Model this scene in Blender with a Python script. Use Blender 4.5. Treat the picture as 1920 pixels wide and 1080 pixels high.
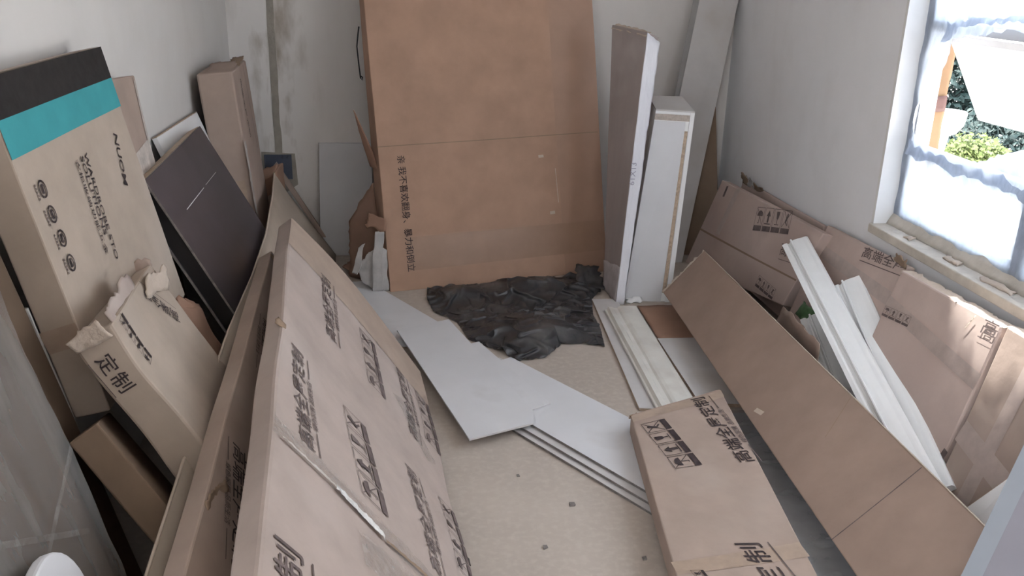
import bpy, bmesh, math, random
from mathutils import Vector, Matrix, noise

# ------------------------------------------------------------------ camera, world, sun, exposure
scene = bpy.context.scene
COL = scene.collection
for ob in list(bpy.data.objects):
    bpy.data.objects.remove(ob, do_unlink=True)

def look_matrix(pitch, yaw, roll, loc):
    p, y, r = (math.radians(a) for a in (pitch, yaw, roll))
    f = Vector((math.sin(y) * math.cos(p), math.cos(y) * math.cos(p), -math.sin(p)))
    rt = Vector((math.cos(y), -math.sin(y), 0))
    dn = f.cross(rt)
    r2 = rt * math.cos(r) + dn * math.sin(r)
    d2 = -rt * math.sin(r) + dn * math.cos(r)
    m = Matrix.Identity(4)
    for a in range(3):
        m[a][0], m[a][1], m[a][2], m[a][3] = r2[a], -d2[a], -f[a], loc[a]
    return m

cam_data = bpy.data.cameras.new('camera')
cam_data.sensor_width = 36.0
cam_data.lens = 1690 / 1920 * 36.0
cam_data.clip_start = 0.02
camera = bpy.data.objects.new('camera', cam_data)
COL.objects.link(camera)
camera.matrix_world = look_matrix(19.78, 6.98, -1.38, (0, 0, 1.5))
scene.camera = camera

world = bpy.data.worlds.new('world')
scene.world = world
world.use_nodes = True
wn = world.node_tree.nodes
wn['Background'].inputs['Color'].default_value = (0.86, 0.925, 1.0, 1)
wn['Background'].inputs['Strength'].default_value = 1.3

sun_data = bpy.data.lights.new('sun', 'SUN')
sun_data.energy = 8.0
sun_data.color = (1.0, 0.96, 0.90)
sun_data.angle = math.radians(1.0)
sun = bpy.data.objects.new('sun', sun_data)
COL.objects.link(sun)
sun.rotation_euler = Vector((-0.176, -0.42, -0.9)).to_track_quat('-Z', 'Y').to_euler()

def portal(name, loc, rot, sx, sy):
    d = bpy.data.lights.new(name, 'AREA')
    d.shape = 'RECTANGLE'
    d.size, d.size_y = sx, sy
    d.cycles.is_portal = True
    o = bpy.data.objects.new(name, d)
    COL.objects.link(o)
    o.location = loc
    o.rotation_euler = rot

vs = scene.view_settings
vs.view_transform = 'Standard'
vs.look = 'None'
vs.gamma = 1.0
vs.use_curve_mapping = False
vs.exposure = 2.33

XL, XR, YB, YF, ZC = -0.875, 1.74, 4.8, -1.8, 2.7     # the room
WY0, WY1, WZ0, WZ1 = 1.25, 3.1, 0.61, 2.15               # window opening in the right wall
portal('window_portal', (1.86, (WY0 + WY1) / 2, (WZ0 + WZ1) / 2), (0, math.radians(90), 0), WZ1 - WZ0, WY1 - WY0)
DY0, DY1, DZ = -1.65, 0.0, 2.35                       # unseen opening added in the left wall to light the right side
portal('added_opening_portal', (XL - 0.1, (DY0 + DY1) / 2, DZ / 2), (0, math.radians(-90), 0), DZ, DY1 - DY0)

# ------------------------------------------------------------------ materials
MATS = {}
def nodes_of(name):
    m = bpy.data.materials.new(name)
    m.use_nodes = True
    nt = m.node_tree
    return m, nt, nt.nodes['Principled BSDF']

def mat(name, col, rough=0.8, var=0.12, scale=6.0, bump=0.0, bscale=60.0, col2=None, spots=None, spec=0.3,
        metallic=0.0, stretch=None, stains=0.0):
    if name in MATS:
        return MATS[name]
    m, nt, b = nodes_of(name)
    L = nt.links
    tc = nt.nodes.new('ShaderNodeTexCoord')
    src = tc.outputs['Object']
    if stretch:
        mp = nt.nodes.new('ShaderNodeMapping')
        mp.inputs['Scale'].default_value = stretch
        L.new(src, mp.inputs['Vector'])
        src = mp.outputs['Vector']
    n = nt.nodes.new('ShaderNodeTexNoise')
    n.inputs['Scale'].default_value = scale
    n.inputs['Detail'].default_value = 6
    n.inputs['Roughness'].default_value = 0.6
    L.new(src, n.inputs['Vector'])
    r = nt.nodes.new('ShaderNodeValToRGB')
    r.color_ramp.elements[0].position = 0.3
    r.color_ramp.elements[1].position = 0.72
    c1 = [max(0, x * (1 - var)) for x in col]
    c2 = col2 or [min(1, x * (1 + var)) for x in col]
    r.color_ramp.elements[0].color = (*c1, 1)
    r.color_ramp.elements[1].color = (*c2, 1)
    L.new(n.outputs['Fac'], r.inputs['Fac'])
    out = r.outputs['Color']
    if spots:
        scol, sscale, lo, hi = spots
        n2 = nt.nodes.new('ShaderNodeTexNoise')
        n2.inputs['Scale'].default_value = sscale
        n2.inputs['Detail'].default_value = 4
        L.new(tc.outputs['Object'], n2.inputs['Vector'])
        mr = nt.nodes.new('ShaderNodeMapRange')
        mr.inputs['From Min'].default_value = lo
        mr.inputs['From Max'].default_value = hi
        L.new(n2.outputs['Fac'], mr.inputs['Value'])
        mx = nt.nodes.new('ShaderNodeMix')
        mx.data_type = 'RGBA'
        L.new(mr.outputs['Result'], mx.inputs['Factor'])
        L.new(out, mx.inputs['A'])
        mx.inputs['B'].default_value = (*scol, 1)
        out = mx.outputs['Result']
    L.new(out, b.inputs['Base Color'])
    b.inputs['Roughness'].default_value = rough
    b.inputs['Metallic'].default_value = metallic
    b.inputs['Specular IOR Level'].default_value = spec
    if bump:
        n3 = nt.nodes.new('ShaderNodeTexNoise')
        n3.inputs['Scale'].default_value = bscale
        n3.inputs['Detail'].default_value = 5
        L.new(src, n3.inputs['Vector'])
        bp = nt.nodes.new('ShaderNodeBump')
        bp.inputs['Strength'].default_value = bump
        bp.inputs['Distance'].default_value = 0.01
        L.new(n3.outputs['Fac'], bp.inputs['Height'])
        L.new(bp.outputs['Normal'], b.inputs['Normal'])
    MATS[name] = m
    return m

def film_mat(name, see, tint, rough=0.25, gloss=0.25, ripple=0.5, scale=14.0, patchy=0.25, stretch=(1, 1, 1)):
    """thin polythene: part see-through, part milky, with a ripple sheen"""
    if name in MATS:
        return MATS[name]
    m = bpy.data.materials.new(name)
    m.use_nodes = True
    nt = m.node_tree
    nt.nodes.clear()
    L = nt.links
    out = nt.nodes.new('ShaderNodeOutputMaterial')
    tc = nt.nodes.new('ShaderNodeTexCoord')
    mp = nt.nodes.new('ShaderNodeMapping')
    mp.inputs['Scale'].default_value = stretch
    L.new(tc.outputs['Object'], mp.inputs['Vector'])
    n = nt.nodes.new('ShaderNodeTexNoise')
    n.inputs['Scale'].default_value = scale
    n.inputs['Detail'].default_value = 5
    L.new(mp.outputs['Vector'], n.inputs['Vector'])
    bp = nt.nodes.new('ShaderNodeBump')
    bp.inputs['Strength'].default_value = ripple
    bp.inputs['Distance'].default_value = 0.02
    L.new(n.outputs['Fac'], bp.inputs['Height'])
    tr = nt.nodes.new('ShaderNodeBsdfTransparent')
    tr.inputs['Color'].default_value = (*tint, 1)
    tl = nt.nodes.new('ShaderNodeBsdfTranslucent')
    tl.inputs['Color'].default_value = (*tint, 1)
    df = nt.nodes.new('ShaderNodeBsdfDiffuse')
    df.inputs['Color'].default_value = (*tint, 1)
    gl = nt.nodes.new('ShaderNodeBsdfGlossy')
    gl.inputs['Roughness'].default_value = rough
    for s in (tl, df, gl):
        L.new(bp.outputs['Normal'], s.inputs['Normal'])
    mk = nt.nodes.new('ShaderNodeMixShader')
    mk.inputs['Fac'].default_value = 0.4
    L.new(tl.outputs[0], mk.inputs[1])
    L.new(df.outputs[0], mk.inputs[2])
    mr = nt.nodes.new('ShaderNodeMapRange')
    mr.inputs['From Min'].default_value = 0.3
    mr.inputs['From Max'].default_value = 0.7
    mr.inputs['To Min'].default_value = max(0, 1 - see - patchy)
    mr.inputs['To Max'].default_value = min(1, 1 - see + patchy)
    L.new(n.outputs['Fac'], mr.inputs['Value'])
    m1 = nt.nodes.new('ShaderNodeMixShader')
    L.new(mr.outputs['Result'], m1.inputs['Fac'])
    L.new(tr.outputs[0], m1.inputs[1])
    L.new(mk.outputs[0], m1.inputs[2])
    m2 = nt.nodes.new('ShaderNodeMixShader')
    m2.inputs['Fac'].default_value = gloss
    L.new(m1.outputs[0], m2.inputs[1])
    L.new(gl.outputs[0], m2.inputs[2])
    L.new(m2.outputs[0], out.inputs['Surface'])
    MATS[name] = m
    return m

def board_mat(name, col, **k):
    return mat(name, col, rough=0.85, var=0.10, scale=5.0, bump=0.08, bscale=26.0, stretch=(1.2, 1.2, 1.2),
               spec=0.2, **k)

KRAFT = board_mat('kraft_pale', (0.45, 0.37, 0.332), spots=((0.53, 0.46, 0.425), 2.2, 0.52, 0.8))
KRAFT_BEIGE = board_mat('kraft_beige', (0.45, 0.372, 0.31), spots=((0.52, 0.45, 0.39), 2.2, 0.52, 0.8))
KRAFT_SHADOWED = board_mat('kraft_shadowed', (0.15, 0.105, 0.075))  # brown kraft darkened to carry the shade at the lower left
KRAFT_TAN = board_mat('kraft_tan', (0.46, 0.295, 0.215))
KRAFT_MID = board_mat('kraft_mid', (0.40, 0.31, 0.265), spots=((0.47, 0.39, 0.345), 2.5, 0.5, 0.8))
KRAFT_OLIVE = board_mat('kraft_olive', (0.345, 0.25, 0.205))
KRAFT_RED = board_mat('kraft_red', (0.36, 0.22, 0.16))
KRAFT_DUST = board_mat('kraft_dusty', (0.56, 0.445, 0.40), spots=((0.43, 0.33, 0.295), 3.0, 0.48, 0.75))
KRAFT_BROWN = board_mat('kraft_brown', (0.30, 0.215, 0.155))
TORN = mat('torn_board_edge', (0.60, 0.50, 0.42), rough=0.95, bump=0.4, bscale=90)
INK = mat('box_ink', (0.055, 0.040, 0.042), rough=0.8, var=0.35, scale=40)
INK_FADED = mat('box_ink_faded', (0.15, 0.115, 0.11), rough=0.85, var=0.35, scale=30)
INK_BAR = mat('box_ink_bar', (0.13, 0.10, 0.10), rough=0.85, var=0.3, scale=30)
TAPE = mat('clear_tape', (0.40, 0.30, 0.235), rough=0.28, var=0.12, scale=20, bump=0.05, bscale=40, spec=0.5)
TAPE_DUST = mat('dusty_tape', (0.46, 0.375, 0.34), rough=0.35, var=0.12, scale=20, spec=0.4)
TAPE_PALE = mat('pale_tape', (0.62, 0.56, 0.52), rough=0.25, var=0.2, scale=25, bump=0.2, bscale=50, spec=0.5)
WHITE = mat('white_board', (0.70, 0.70, 0.73), rough=0.55, var=0.05, scale=3, spots=((0.52, 0.50, 0.50), 3.5, 0.60, 0.9))
WHITE_DUSTY = mat('dusty_white_board', (0.62, 0.60, 0.60), rough=0.7, var=0.10, scale=4, spots=((0.46, 0.42, 0.39), 4, 0.48, 0.8))
BRIGHT = mat('white_lacquer', (0.84, 0.84, 0.85), rough=0.45, var=0.03, scale=3)
CHIP = mat('chipboard_edge', (0.50, 0.39, 0.30), rough=0.95, var=0.25, scale=70, bump=0.2, bscale=120)
GREYEDGE = mat('dark_board_edge', (0.22, 0.20, 0.19), rough=0.9, var=0.3, scale=60)
PAPER = mat('white_wrap_paper', (0.80, 0.80, 0.86), rough=0.7, var=0.05, scale=8, bump=0.5, bscale=14, stretch=(3, 3, 0.8))
DARKWOOD = mat('dark_brown_laminate', (0.055, 0.045, 0.052), rough=0.38, var=0.25, scale=3, spec=0.5,
               spots=((0.085, 0.07, 0.082), 2.5, 0.45, 0.7))
BLACKIN = mat('black_inside', (0.018, 0.016, 0.017), rough=0.6)
MOULD = mat('white_polystyrene', (0.91, 0.92, 0.93), rough=0.5, var=0.03, scale=8)
MOULD_DUSTY = mat('dusty_cream_polystyrene', (0.74, 0.72, 0.68), rough=0.6, var=0.08, scale=6, spots=((0.58, 0.53, 0.49), 5, 0.5, 0.75))
BAG = mat('black_polythene', (0.030, 0.030, 0.034), rough=0.36, var=0.3, scale=10, bump=0.25, bscale=28, spec=0.7,
          spots=((0.11, 0.105, 0.105), 9, 0.52, 0.75))
PVC_BLUE = mat('blue_grey_plastic', (0.10, 0.115, 0.16), rough=0.6)
CEMENT = mat('cement_fill', (0.36, 0.33, 0.29), rough=0.95, var=0.15, scale=14, bump=0.5, bscale=60)
TEAL = mat('teal_print', (0.055, 0.33, 0.365), rough=0.75, var=0.08, scale=10)
BLACKPRINT = mat('black_print', (0.025, 0.022, 0.022), rough=0.8, var=0.3, scale=30)
GREYPAINT = mat('pale_grey_door_paint', (0.30, 0.325, 0.37), rough=0.5, var=0.05, scale=4)
GREYPAINT2 = mat('mauve_grey_door_paint', (0.245, 0.235, 0.275), rough=0.5, var=0.05, scale=4)
FOAM = mat('shaded_foam_sheet', (0.46, 0.44, 0.43), rough=0.6, var=0.15, scale=12, bump=0.2, bscale=30)  # pale foam, darkened to carry the shade at the carton foot
GREYWRAP = mat('grey_wrapped_board', (0.42, 0.42, 0.44), rough=0.35, var=0.2, scale=3, bump=0.1, bscale=6, spec=0.5)
THIN = mat('thin_hardboard', (0.47, 0.395, 0.325), rough=0.8, var=0.07, scale=4)
FILM = film_mat('clear_wrap_film', 0.74, (0.90, 0.92, 0.94), rough=0.2, gloss=0.12, ripple=0.2, scale=3, patchy=0.12, stretch=(2, 4.0, 0.9))
WINFILM = film_mat('window_film', 0.24, (0.48, 0.53, 0.62), rough=0.3, gloss=0.10, ripple=0.5, scale=9, patchy=0.18, stretch=(1, 2.5, 1.2))
TAPEFILM = film_mat('clear_tape_film', 0.84, (0.96, 0.95, 0.94), rough=0.12, gloss=0.14, ripple=0.6, scale=30, patchy=0.15)

def wall_mat(name, col, groove_x=None):
    """matt emulsion, with old plaster stains gathered round a filled groove"""
    m = mat(name, col, rough=0.9, var=0.035, scale=2.2, bump=0.06, bscale=30)
    nt = m.node_tree
    L = nt.links
    b = nt.nodes['Principled BSDF']
    prev = b.inputs['Base Color'].links[0].from_socket
    tc = nt.nodes.new('ShaderNodeTexCoord')
    n = nt.nodes.new('ShaderNodeTexNoise')
    n.inputs['Scale'].default_value = 7
    n.inputs['Detail'].default_value = 8
    mp = nt.nodes.new('ShaderNodeMapping')
    mp.inputs['Scale'].default_value = (1.6, 1, 0.55)
    L.new(tc.outputs['Object'], mp.inputs['Vector'])
    L.new(mp.outputs['Vector'], n.inputs['Vector'])
    mr = nt.nodes.new('ShaderNodeMapRange')
    mr.inputs['From Min'].default_value = 0.50
    mr.inputs['From Max'].default_value = 0.70
    L.new(n.outputs['Fac'], mr.inputs['Value'])
    fac = mr.outputs['Result']
    if groove_x is not None:
        sx = nt.nodes.new('ShaderNodeSeparateXYZ')
        L.new(tc.outputs['Object'], sx.inputs[0])
        a = nt.nodes.new('ShaderNodeMath'); a.operation = 'SUBTRACT'; a.inputs[1].default_value = groove_x
        L.new(sx.outputs['X'], a.inputs[0])
        ab = nt.nodes.new('ShaderNodeMath'); ab.operation = 'ABSOLUTE'
        L.new(a.outputs[0], ab.inputs[0])
        m2 = nt.nodes.new('ShaderNodeMapRange')
        m2.inputs['From Min'].default_value = 0.02
        m2.inputs['From Max'].default_value = 0.26
        m2.inputs['To Min'].default_value = 1.0
        m2.inputs['To Max'].default_value = 0.06
        L.new(ab.outputs[0], m2.inputs['Value'])
        mu = nt.nodes.new('ShaderNodeMath'); mu.operation = 'MULTIPLY'
        L.new(fac, mu.inputs[0]); L.new(m2.outputs['Result'], mu.inputs[1])
        fac = mu.outputs[0]
    else:
        mu = nt.nodes.new('ShaderNodeMath'); mu.operation = 'MULTIPLY'; mu.inputs[1].default_value = 0.06
        L.new(fac, mu.inputs[0]); fac = mu.outputs[0]
    mx = nt.nodes.new('ShaderNodeMix'); mx.data_type = 'RGBA'
    L.new(fac, mx.inputs['Factor']); L.new(prev, mx.inputs['A'])
    mx.inputs['B'].default_value = (0.40, 0.35, 0.30, 1)
    L.new(mx.outputs['Result'], b.inputs['Base Color'])
    return m

WALL = wall_mat('wall_paint', (0.70, 0.675, 0.655))
WALLRIGHT = wall_mat('wall_paint_grey', (0.86, 0.86, 0.885))
WALLFRONT = mat('grey_plaster_wall', (0.50, 0.49, 0.48), rough=0.9)
WALLBACK = wall_mat('wall_paint_patched', (0.78, 0.75, 0.735), groove_x=-0.66)
REVEAL = mat('window_reveal_plaster', (0.78, 0.775, 0.77), rough=0.9, var=0.04, scale=6)
SILL = mat('dusty_sill_stone', (0.58, 0.53, 0.47), rough=0.7, var=0.18, scale=9, bump=0.25, bscale=50)
FLOOR = mat('dusty_screed', (0.50, 0.435, 0.385), rough=0.85, var=0.09, scale=2.5, bump=0.12, bscale=40,
            spots=((0.57, 0.505, 0.45), 45, 0.45, 0.8))

# ------------------------------------------------------------------ helpers
def V(*a):
    return Vector(a)

def tag(o, label=None, cat=None, group=None, kind=None):
    if label: o['label'] = label
    if cat: o['category'] = cat
    if group: o['group'] = group
    if kind: o['kind'] = kind
    return o

def thing(name, label, cat, loc, group=None):
    o = bpy.data.objects.new(name, None)
    o.empty_display_size = 0.05
    COL.objects.link(o)
    o.location = loc
    return tag(o, label, cat, group)

def new_obj(name, me, m, parent=None, smooth=False):
    o = bpy.data.objects.new(name, me)
    COL.objects.link(o)
    if parent is not None:
        base = Vector((0, 0, 0))
        q = parent
        while q is not None:
            base += q.location
            q = q.parent
        for v in me.vertices:
            v.co -= base
        o.parent = parent
    if m is not None:
        me.materials.append(m)
    if smooth:
        for p in me.polygons:
            p.use_smooth = True
    return o

def pyd(name, verts, faces, m, parent=None, smooth=False):
    me = bpy.data.meshes.new(name)
    me.from_pydata([tuple(v) for v in verts], [], faces)
    me.update()
    return new_obj(name, me, m, parent, smooth)

def bevel(o, w=0.003, seg=2, ang=40):
    b = o.modifiers.new('soft_edges', 'BEVEL')
    b.width = w
    b.segments = seg
    b.limit_method = 'ANGLE'
    b.angle_limit = math.radians(ang)
    return o

def solidify(o, t, off=0.0):
    s = o.modifiers.new('thickness', 'SOLIDIFY')
    s.thickness = t
    s.offset = off
    return o

class Hexa:
    """a box with eight free corners (i right, j up, k towards the viewer) and slightly buckled faces"""
    def __init__(self, corners, amp=0.004, freq=2.2, seed=0.0):
        self.c = [Vector(q) for q in corners]
        self.amp, self.freq, self.seed = amp, freq, seed
        c = self.c
        self.w = (c[5] - c[4]).length
        self.h = (c[6] - c[4]).length
        self.t = (c[4] - c[0]).length
        self.extra = None
    def flat(self, i, j, k):
        c = self.c
        a = c[0].lerp(c[1], i).lerp(c[2].lerp(c[3], i), j)
        b = c[4].lerp(c[5], i).lerp(c[6].lerp(c[7], i), j)
        return a.lerp(b, k)
    def P(self, i, j, k):
        p = self.flat(i, j, k)
        s = Vector((self.seed * 7.3, self.seed * 3.1, self.seed))
        d = noise.noise_vector(p * self.freq + s) * self.amp
        n = self.normal()
        p = p + n * d.x + (self.c[5] - self.c[4]).normalized() * (0.35 * d.y) + (self.c[6] - self.c[4]).normalized() * (0.35 * d.z)
        if self.extra:
            p = p + self.extra(i, j, k)
        return p
    def normal(self):
        c = self.c
        return (c[5] - c[4]).cross(c[6] - c[4]).normalized()
    def face(self, f, a, b):
        if f == 'k1': return self.P(a, b, 1)
        if f == 'i0': return self.P(0, b, a)
        if f == 'i1': return self.P(1, b, 1 - a)
        if f == 'j1': return self.P(a, 1, 1 - b)
        if f == 'j0': return self.P(a, 0, b)
    def fframe(self, f):
        o = self.face(f, 0, 0)
        e1 = self.face(f, 1, 0.5) - self.face(f, 0, 0.5)
        e2 = self.face(f, 0.5, 1) - self.face(f, 0.5, 0)
        return e1, e2, e1.cross(e2).normalized()
    def mesh(self, name, m, parent, nu=24, nv=16, nw=2, bev=0.004):
        verts, idx, faces = [], {}, []
        def vid(a, b, c):
            key = (a, b, c)
            if key not in idx:
                idx[key] = len(verts)
                verts.append(self.P(a / nu, b / nv, c / nw))
            return idx[key]
        def q(a, b, c, d):
            faces.append((vid(*a), vid(*b), vid(*c), vid(*d)))
        for a in range(nu):
            for b in range(nv):
                q((a, b, nw), (a + 1, b, nw), (a + 1, b + 1, nw), (a, b + 1, nw))
                q((a, b, 0), (a, b + 1, 0), (a + 1, b + 1, 0), (a + 1, b, 0))
        for a in range(nu):
            for c in range(nw):
                q((a, 0, c), (a + 1, 0, c), (a + 1, 0, c + 1), (a, 0, c + 1))
                q((a, nv, c), (a, nv, c + 1), (a + 1, nv, c + 1), (a + 1, nv, c))
        for b in range(nv):
            for c in range(nw):
                q((0, b, c), (0, b, c + 1), (0, b + 1, c + 1), (0, b + 1, c))
                q((nu, b, c), (nu, b + 1, c), (nu, b + 1, c + 1), (nu, b, c + 1))
        o = pyd(name, verts, faces, m, parent)
        if bev:
            bevel(o, bev)
        return o
    def patch(self, name, f, a0, b0, a1, b1, width, m, parent, lift=0.0012, n=24, wav=0.0, ncross=3):
        """a strip stuck on a face from (a0,b0) to (a1,b1), width in metres"""
        e1, e2, nn = self.fframe(f)
        d = e1 * (a1 - a0) + e2 * (b1 - b0)
        side = nn.cross(d).normalized() * (width / 2)
        sa, sb = side.dot(e1) / e1.length_squared, side.dot(e2) / e2.length_squared
        verts, faces = [], []
        for s in range(n + 1):
            t = s / n
            for r in range(ncross + 1):
                u = -1 + 2 * r / ncross
                a = a0 + (a1 - a0) * t + sa * u
                b = b0 + (b1 - b0) * t + sb * u
                w = noise.noise(Vector((t * 9, u * 2, self.seed + 4))) * wav
                verts.append(self.face(f, a, b) + nn * (lift + abs(w)))
        for s in range(n):
            for r in range(ncross):
                k = s * (ncross + 1) + r
                faces.append((k, k + ncross + 1, k + ncross + 2, k + 1))
        o = pyd(name, verts, faces, m, parent, smooth=True)
        return o
    lift = 0.0024
    def print2d(self, name, f, A, B, verts2, faces2, m, parent, lift=None):
        """flat print: 2-D shape (metres, x along A->B) laid on a face"""
        e1, e2, nn = self.fframe(f)
        d = e1 * (B[0] - A[0]) + e2 * (B[1] - A[1])
        d.normalize()
        up = nn.cross(d)
        g11, g12, g22 = e1.dot(e1), e1.dot(e2), e2.dot(e2)
        det = g11 * g22 - g12 * g12
        lift = self.lift if lift is None else lift
        out = []
        for (x, y) in verts2:
            w = d * x + up * y
            p, q = w.dot(e1), w.dot(e2)
            a = A[0] + (p * g22 - q * g12) / det
            b = A[1] + (q * g11 - p * g12) / det
            out.append(self.face(f, a, b) + nn * lift)
        return pyd(name, out, faces2, m, parent)
    def length(self, f, A, B):
        return (self.face(f, *B) - self.face(f, *A)).length

TEXT_CACHE = {}
def text2d(s, bold=0.0):
    """letter shapes as 2-D mesh data, scaled so the run is 1 wide"""
    key = (s, bold)
    if key in TEXT_CACHE:
        return TEXT_CACHE[key]
    cu = bpy.data.curves.new('lettering', 'FONT')
    cu.body = s
    cu.size = 1.0
    cu.offset = bold
    cu.resolution_u = 2
    cu.fill_mode = 'FRONT'
    o = bpy.data.objects.new('lettering', cu)
    COL.objects.link(o)
    bpy.context.view_layer.update()
    me = bpy.data.meshes.new_from_object(o.evaluated_get(bpy.context.evaluated_depsgraph_get()))
    vs_ = [(v.co.x, v.co.y) for v in me.vertices]
    fs_ = [tuple(p.vertices) for p in me.polygons]
    bpy.data.objects.remove(o, do_unlink=True)
    bpy.data.curves.remove(cu)
    bpy.data.meshes.remove(me)
    x0, x1 = min(v[0] for v in vs_), max(v[0] for v in vs_)
    y0 = min(v[1] for v in vs_)
    k = 1.0 / (x1 - x0)
    res = ([((v[0] - x0) * k, (v[1] - y0) * k) for v in vs_], fs_)
    TEXT_CACHE[key] = res
    return res

def scaled(data, sx, sy, dx=0.0, dy=0.0):
    return [(x * sx + dx, y * sy + dy) for x, y in data[0]], data[1]

class Shape2D:
    def __init__(self):
        self.v, self.f = [], []
    def poly(self, pts):
        k = len(self.v)
        self.v += list(pts)
        self.f.append(tuple(range(k, k + len(pts))))
    def rect(self, x0, y0, x1, y1):
        self.poly([(x0, y0), (x1, y0), (x1, y1), (x0, y1)])
    def line(self, x0, y0, x1, y1, w):
        dx, dy = x1 - x0, y1 - y0
        l = math.hypot(dx, dy)
        nx, ny = -dy / l * w / 2, dx / l * w / 2
        self.poly([(x0 - nx, y0 - ny), (x1 - nx, y1 - ny), (x1 + nx, y1 + ny), (x0 + nx, y0 + ny)])
    def disc(self, x, y, r, a0=0, a1=360, n=14):
        self.poly([(x + r * math.cos(math.radians(a0 + (a1 - a0) * t / n)), y + r * math.sin(math.radians(a0 + (a1 - a0) * t / n))) for t in range(n + (0 if a1 - a0 == 360 else 1))])
    def ring(self, x, y, r, w, n=20):
        for t in range(n):
            a, b = 2 * math.pi * t / n, 2 * math.pi * (t + 1) / n
            self.poly([(x + r * math.cos(a), y + r * math.sin(a)), (x + r * math.cos(b), y + r * math.sin(b)),
                       (x + (r - w) * math.cos(b), y + (r - w) * math.sin(b)), (x + (r - w) * math.cos(a), y + (r - w) * math.sin(a))])

def symbol(kind):
    """one handling mark, 1 wide and 1.3 high: outlined square with a picture over a dark caption bar"""
    s = Shape2D()
    w = 0.03
    s.rect(0, 0, 0.9, w); s.rect(0, 1.3 - w, 0.9, 1.3); s.rect(0, 0, w, 1.3); s.rect(0.9 - w, 0, 0.9, 1.3)
    s.rect(w, 0.02, 0.9 - w, 0.30)
    if kind == 'arrow':
        s.rect(0.12, 0.40, 0.78, 0.46)
        s.rect(0.36, 0.50, 0.54, 0.85)
        s.poly([(0.22, 0.85), (0.68, 0.85), (0.45, 1.18)])
    elif kind == 'glass':
        s.rect(0.22, 0.42, 0.68, 0.47)
        s.rect(0.42, 0.47, 0.48, 0.75)
        s.poly([(0.34, 0.80), (0.40, 0.73), (0.50, 0.73), (0.56, 0.80), (0.62, 1.15), (0.28, 1.15)])
    elif kind == 'umbrella':
        s.disc(0.45, 0.82, 0.30, 0, 180)
        s.line(0.45, 0.42, 0.45, 0.82, 0.05)
        s.line(0.45, 0.44, 0.34, 0.44, 0.05)
        s.line(0.06, 1.24, 0.84, 0.36, 0.035)
    else:
        s.line(0.06, 1.24, 0.84, 0.36, 0.04)
        s.line(0.06, 0.36, 0.84, 1.24, 0.04)
        s.disc(0.50, 1.02, 0.10)
        s.line(0.50, 0.98, 0.36, 0.66, 0.16)
        s.line(0.36, 0.66, 0.58, 0.46, 0.09)
    return s.v, s.f

def crumple(p, freq, amp, seed):
    s = Vector((seed * 5.1, seed * 2.3, seed * 1.7))
    a = noise.noise_vector(p * freq + s)
    b = noise.noise_vector(p * (freq * 2.3) + s * 2)
    return (a + b * 0.45) * amp

def sheet(name, corners, m, parent=None, nu=14, nv=10, jag=(0, 0, 0, 0), amp=0.006, freq=9, thick=0.004, seed=1.0,
          bulge=None, smooth=True):
    """thin board or sheet between four corners (00,10,01,11) with torn edges (bottom,right,top,left)"""
    c = [Vector(q) for q in corners]
    rnd = random.Random(int(seed * 97))
    jb = [rnd.random() for _ in range(nu + 1)]; jt = [rnd.random() for _ in range(nu + 1)]
    jl = [rnd.random() for _ in range(nv + 1)]; jr = [rnd.random() for _ in range(nv + 1)]
    W = max((c[1] - c[0]).length, 1e-6); Hh = max((c[2] - c[0]).length, 1e-6)
    n = (c[1] - c[0]).cross(c[2] - c[0]).normalized()
    verts, faces = [], []
    for b in range(nv + 1):
        for a in range(nu + 1):
            i, j = a / nu, b / nv
            i0, i1 = jl[b] * jag[3] / W, 1 - jr[b] * jag[1] / W
            j0, j1 = jb[a] * jag[0] / Hh, 1 - jt[a] * jag[2] / Hh
            ii, jj = i0 + (i1 - i0) * i, j0 + (j1 - j0) * j
            p = c[0].lerp(c[1], ii).lerp(c[2].lerp(c[3], ii), jj)
            if amp:
                p = p + crumple(p, freq, amp, seed)
            if bulge:
                p = p + bulge(i, j)
            verts.append(p)
    for b in range(nv):
        for a in range(nu):
            k = b * (nu + 1) + a
            faces.append((k, k + 1, k + nu + 2, k + nu + 1))
    o = pyd(name, verts, faces, m, parent, smooth)
    if thick:
        solidify(o, thick)
    return o

def boxmesh(name, x0, x1, y0, y1, z0, z1, m, parent=None, bev=0.0):
    v = [(x, y, z) for z in (z0, z1) for y in (y0, y1) for x in (x0, x1)]
    f = [(0, 2, 3, 1), (4, 5, 7, 6), (0, 1, 5, 4), (2, 6, 7, 3), (0, 4, 6, 2), (1, 3, 7, 5)]
    o = pyd(name, v, f, m, parent)
    if bev:
        bevel(o, bev)
    return o

def hexmesh(name, c, m, parent=None, bev=0.0015):
    f = [(0, 2, 3, 1), (4, 5, 7, 6), (0, 1, 5, 4), (2, 6, 7, 3), (0, 4, 6, 2), (1, 3, 7, 5)]
    o = pyd(name, c, f, m, parent)
    if bev:
        bevel(o, bev)
    return o

def multi_box(name, boxes, m, parent=None):
    v, f = [], []
    for (x0, x1, y0, y1, z0, z1) in boxes:
        k = len(v)
        v += [(x, y, z) for z in (z0, z1) for y in (y0, y1) for x in (x0, x1)]
        f += [tuple(k + q for q in t) for t in [(0, 2, 3, 1), (4, 5, 7, 6), (0, 1, 5, 4), (2, 6, 7, 3), (0, 4, 6, 2), (1, 3, 7, 5)]]
    return pyd(name, v, f, m, parent)

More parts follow.
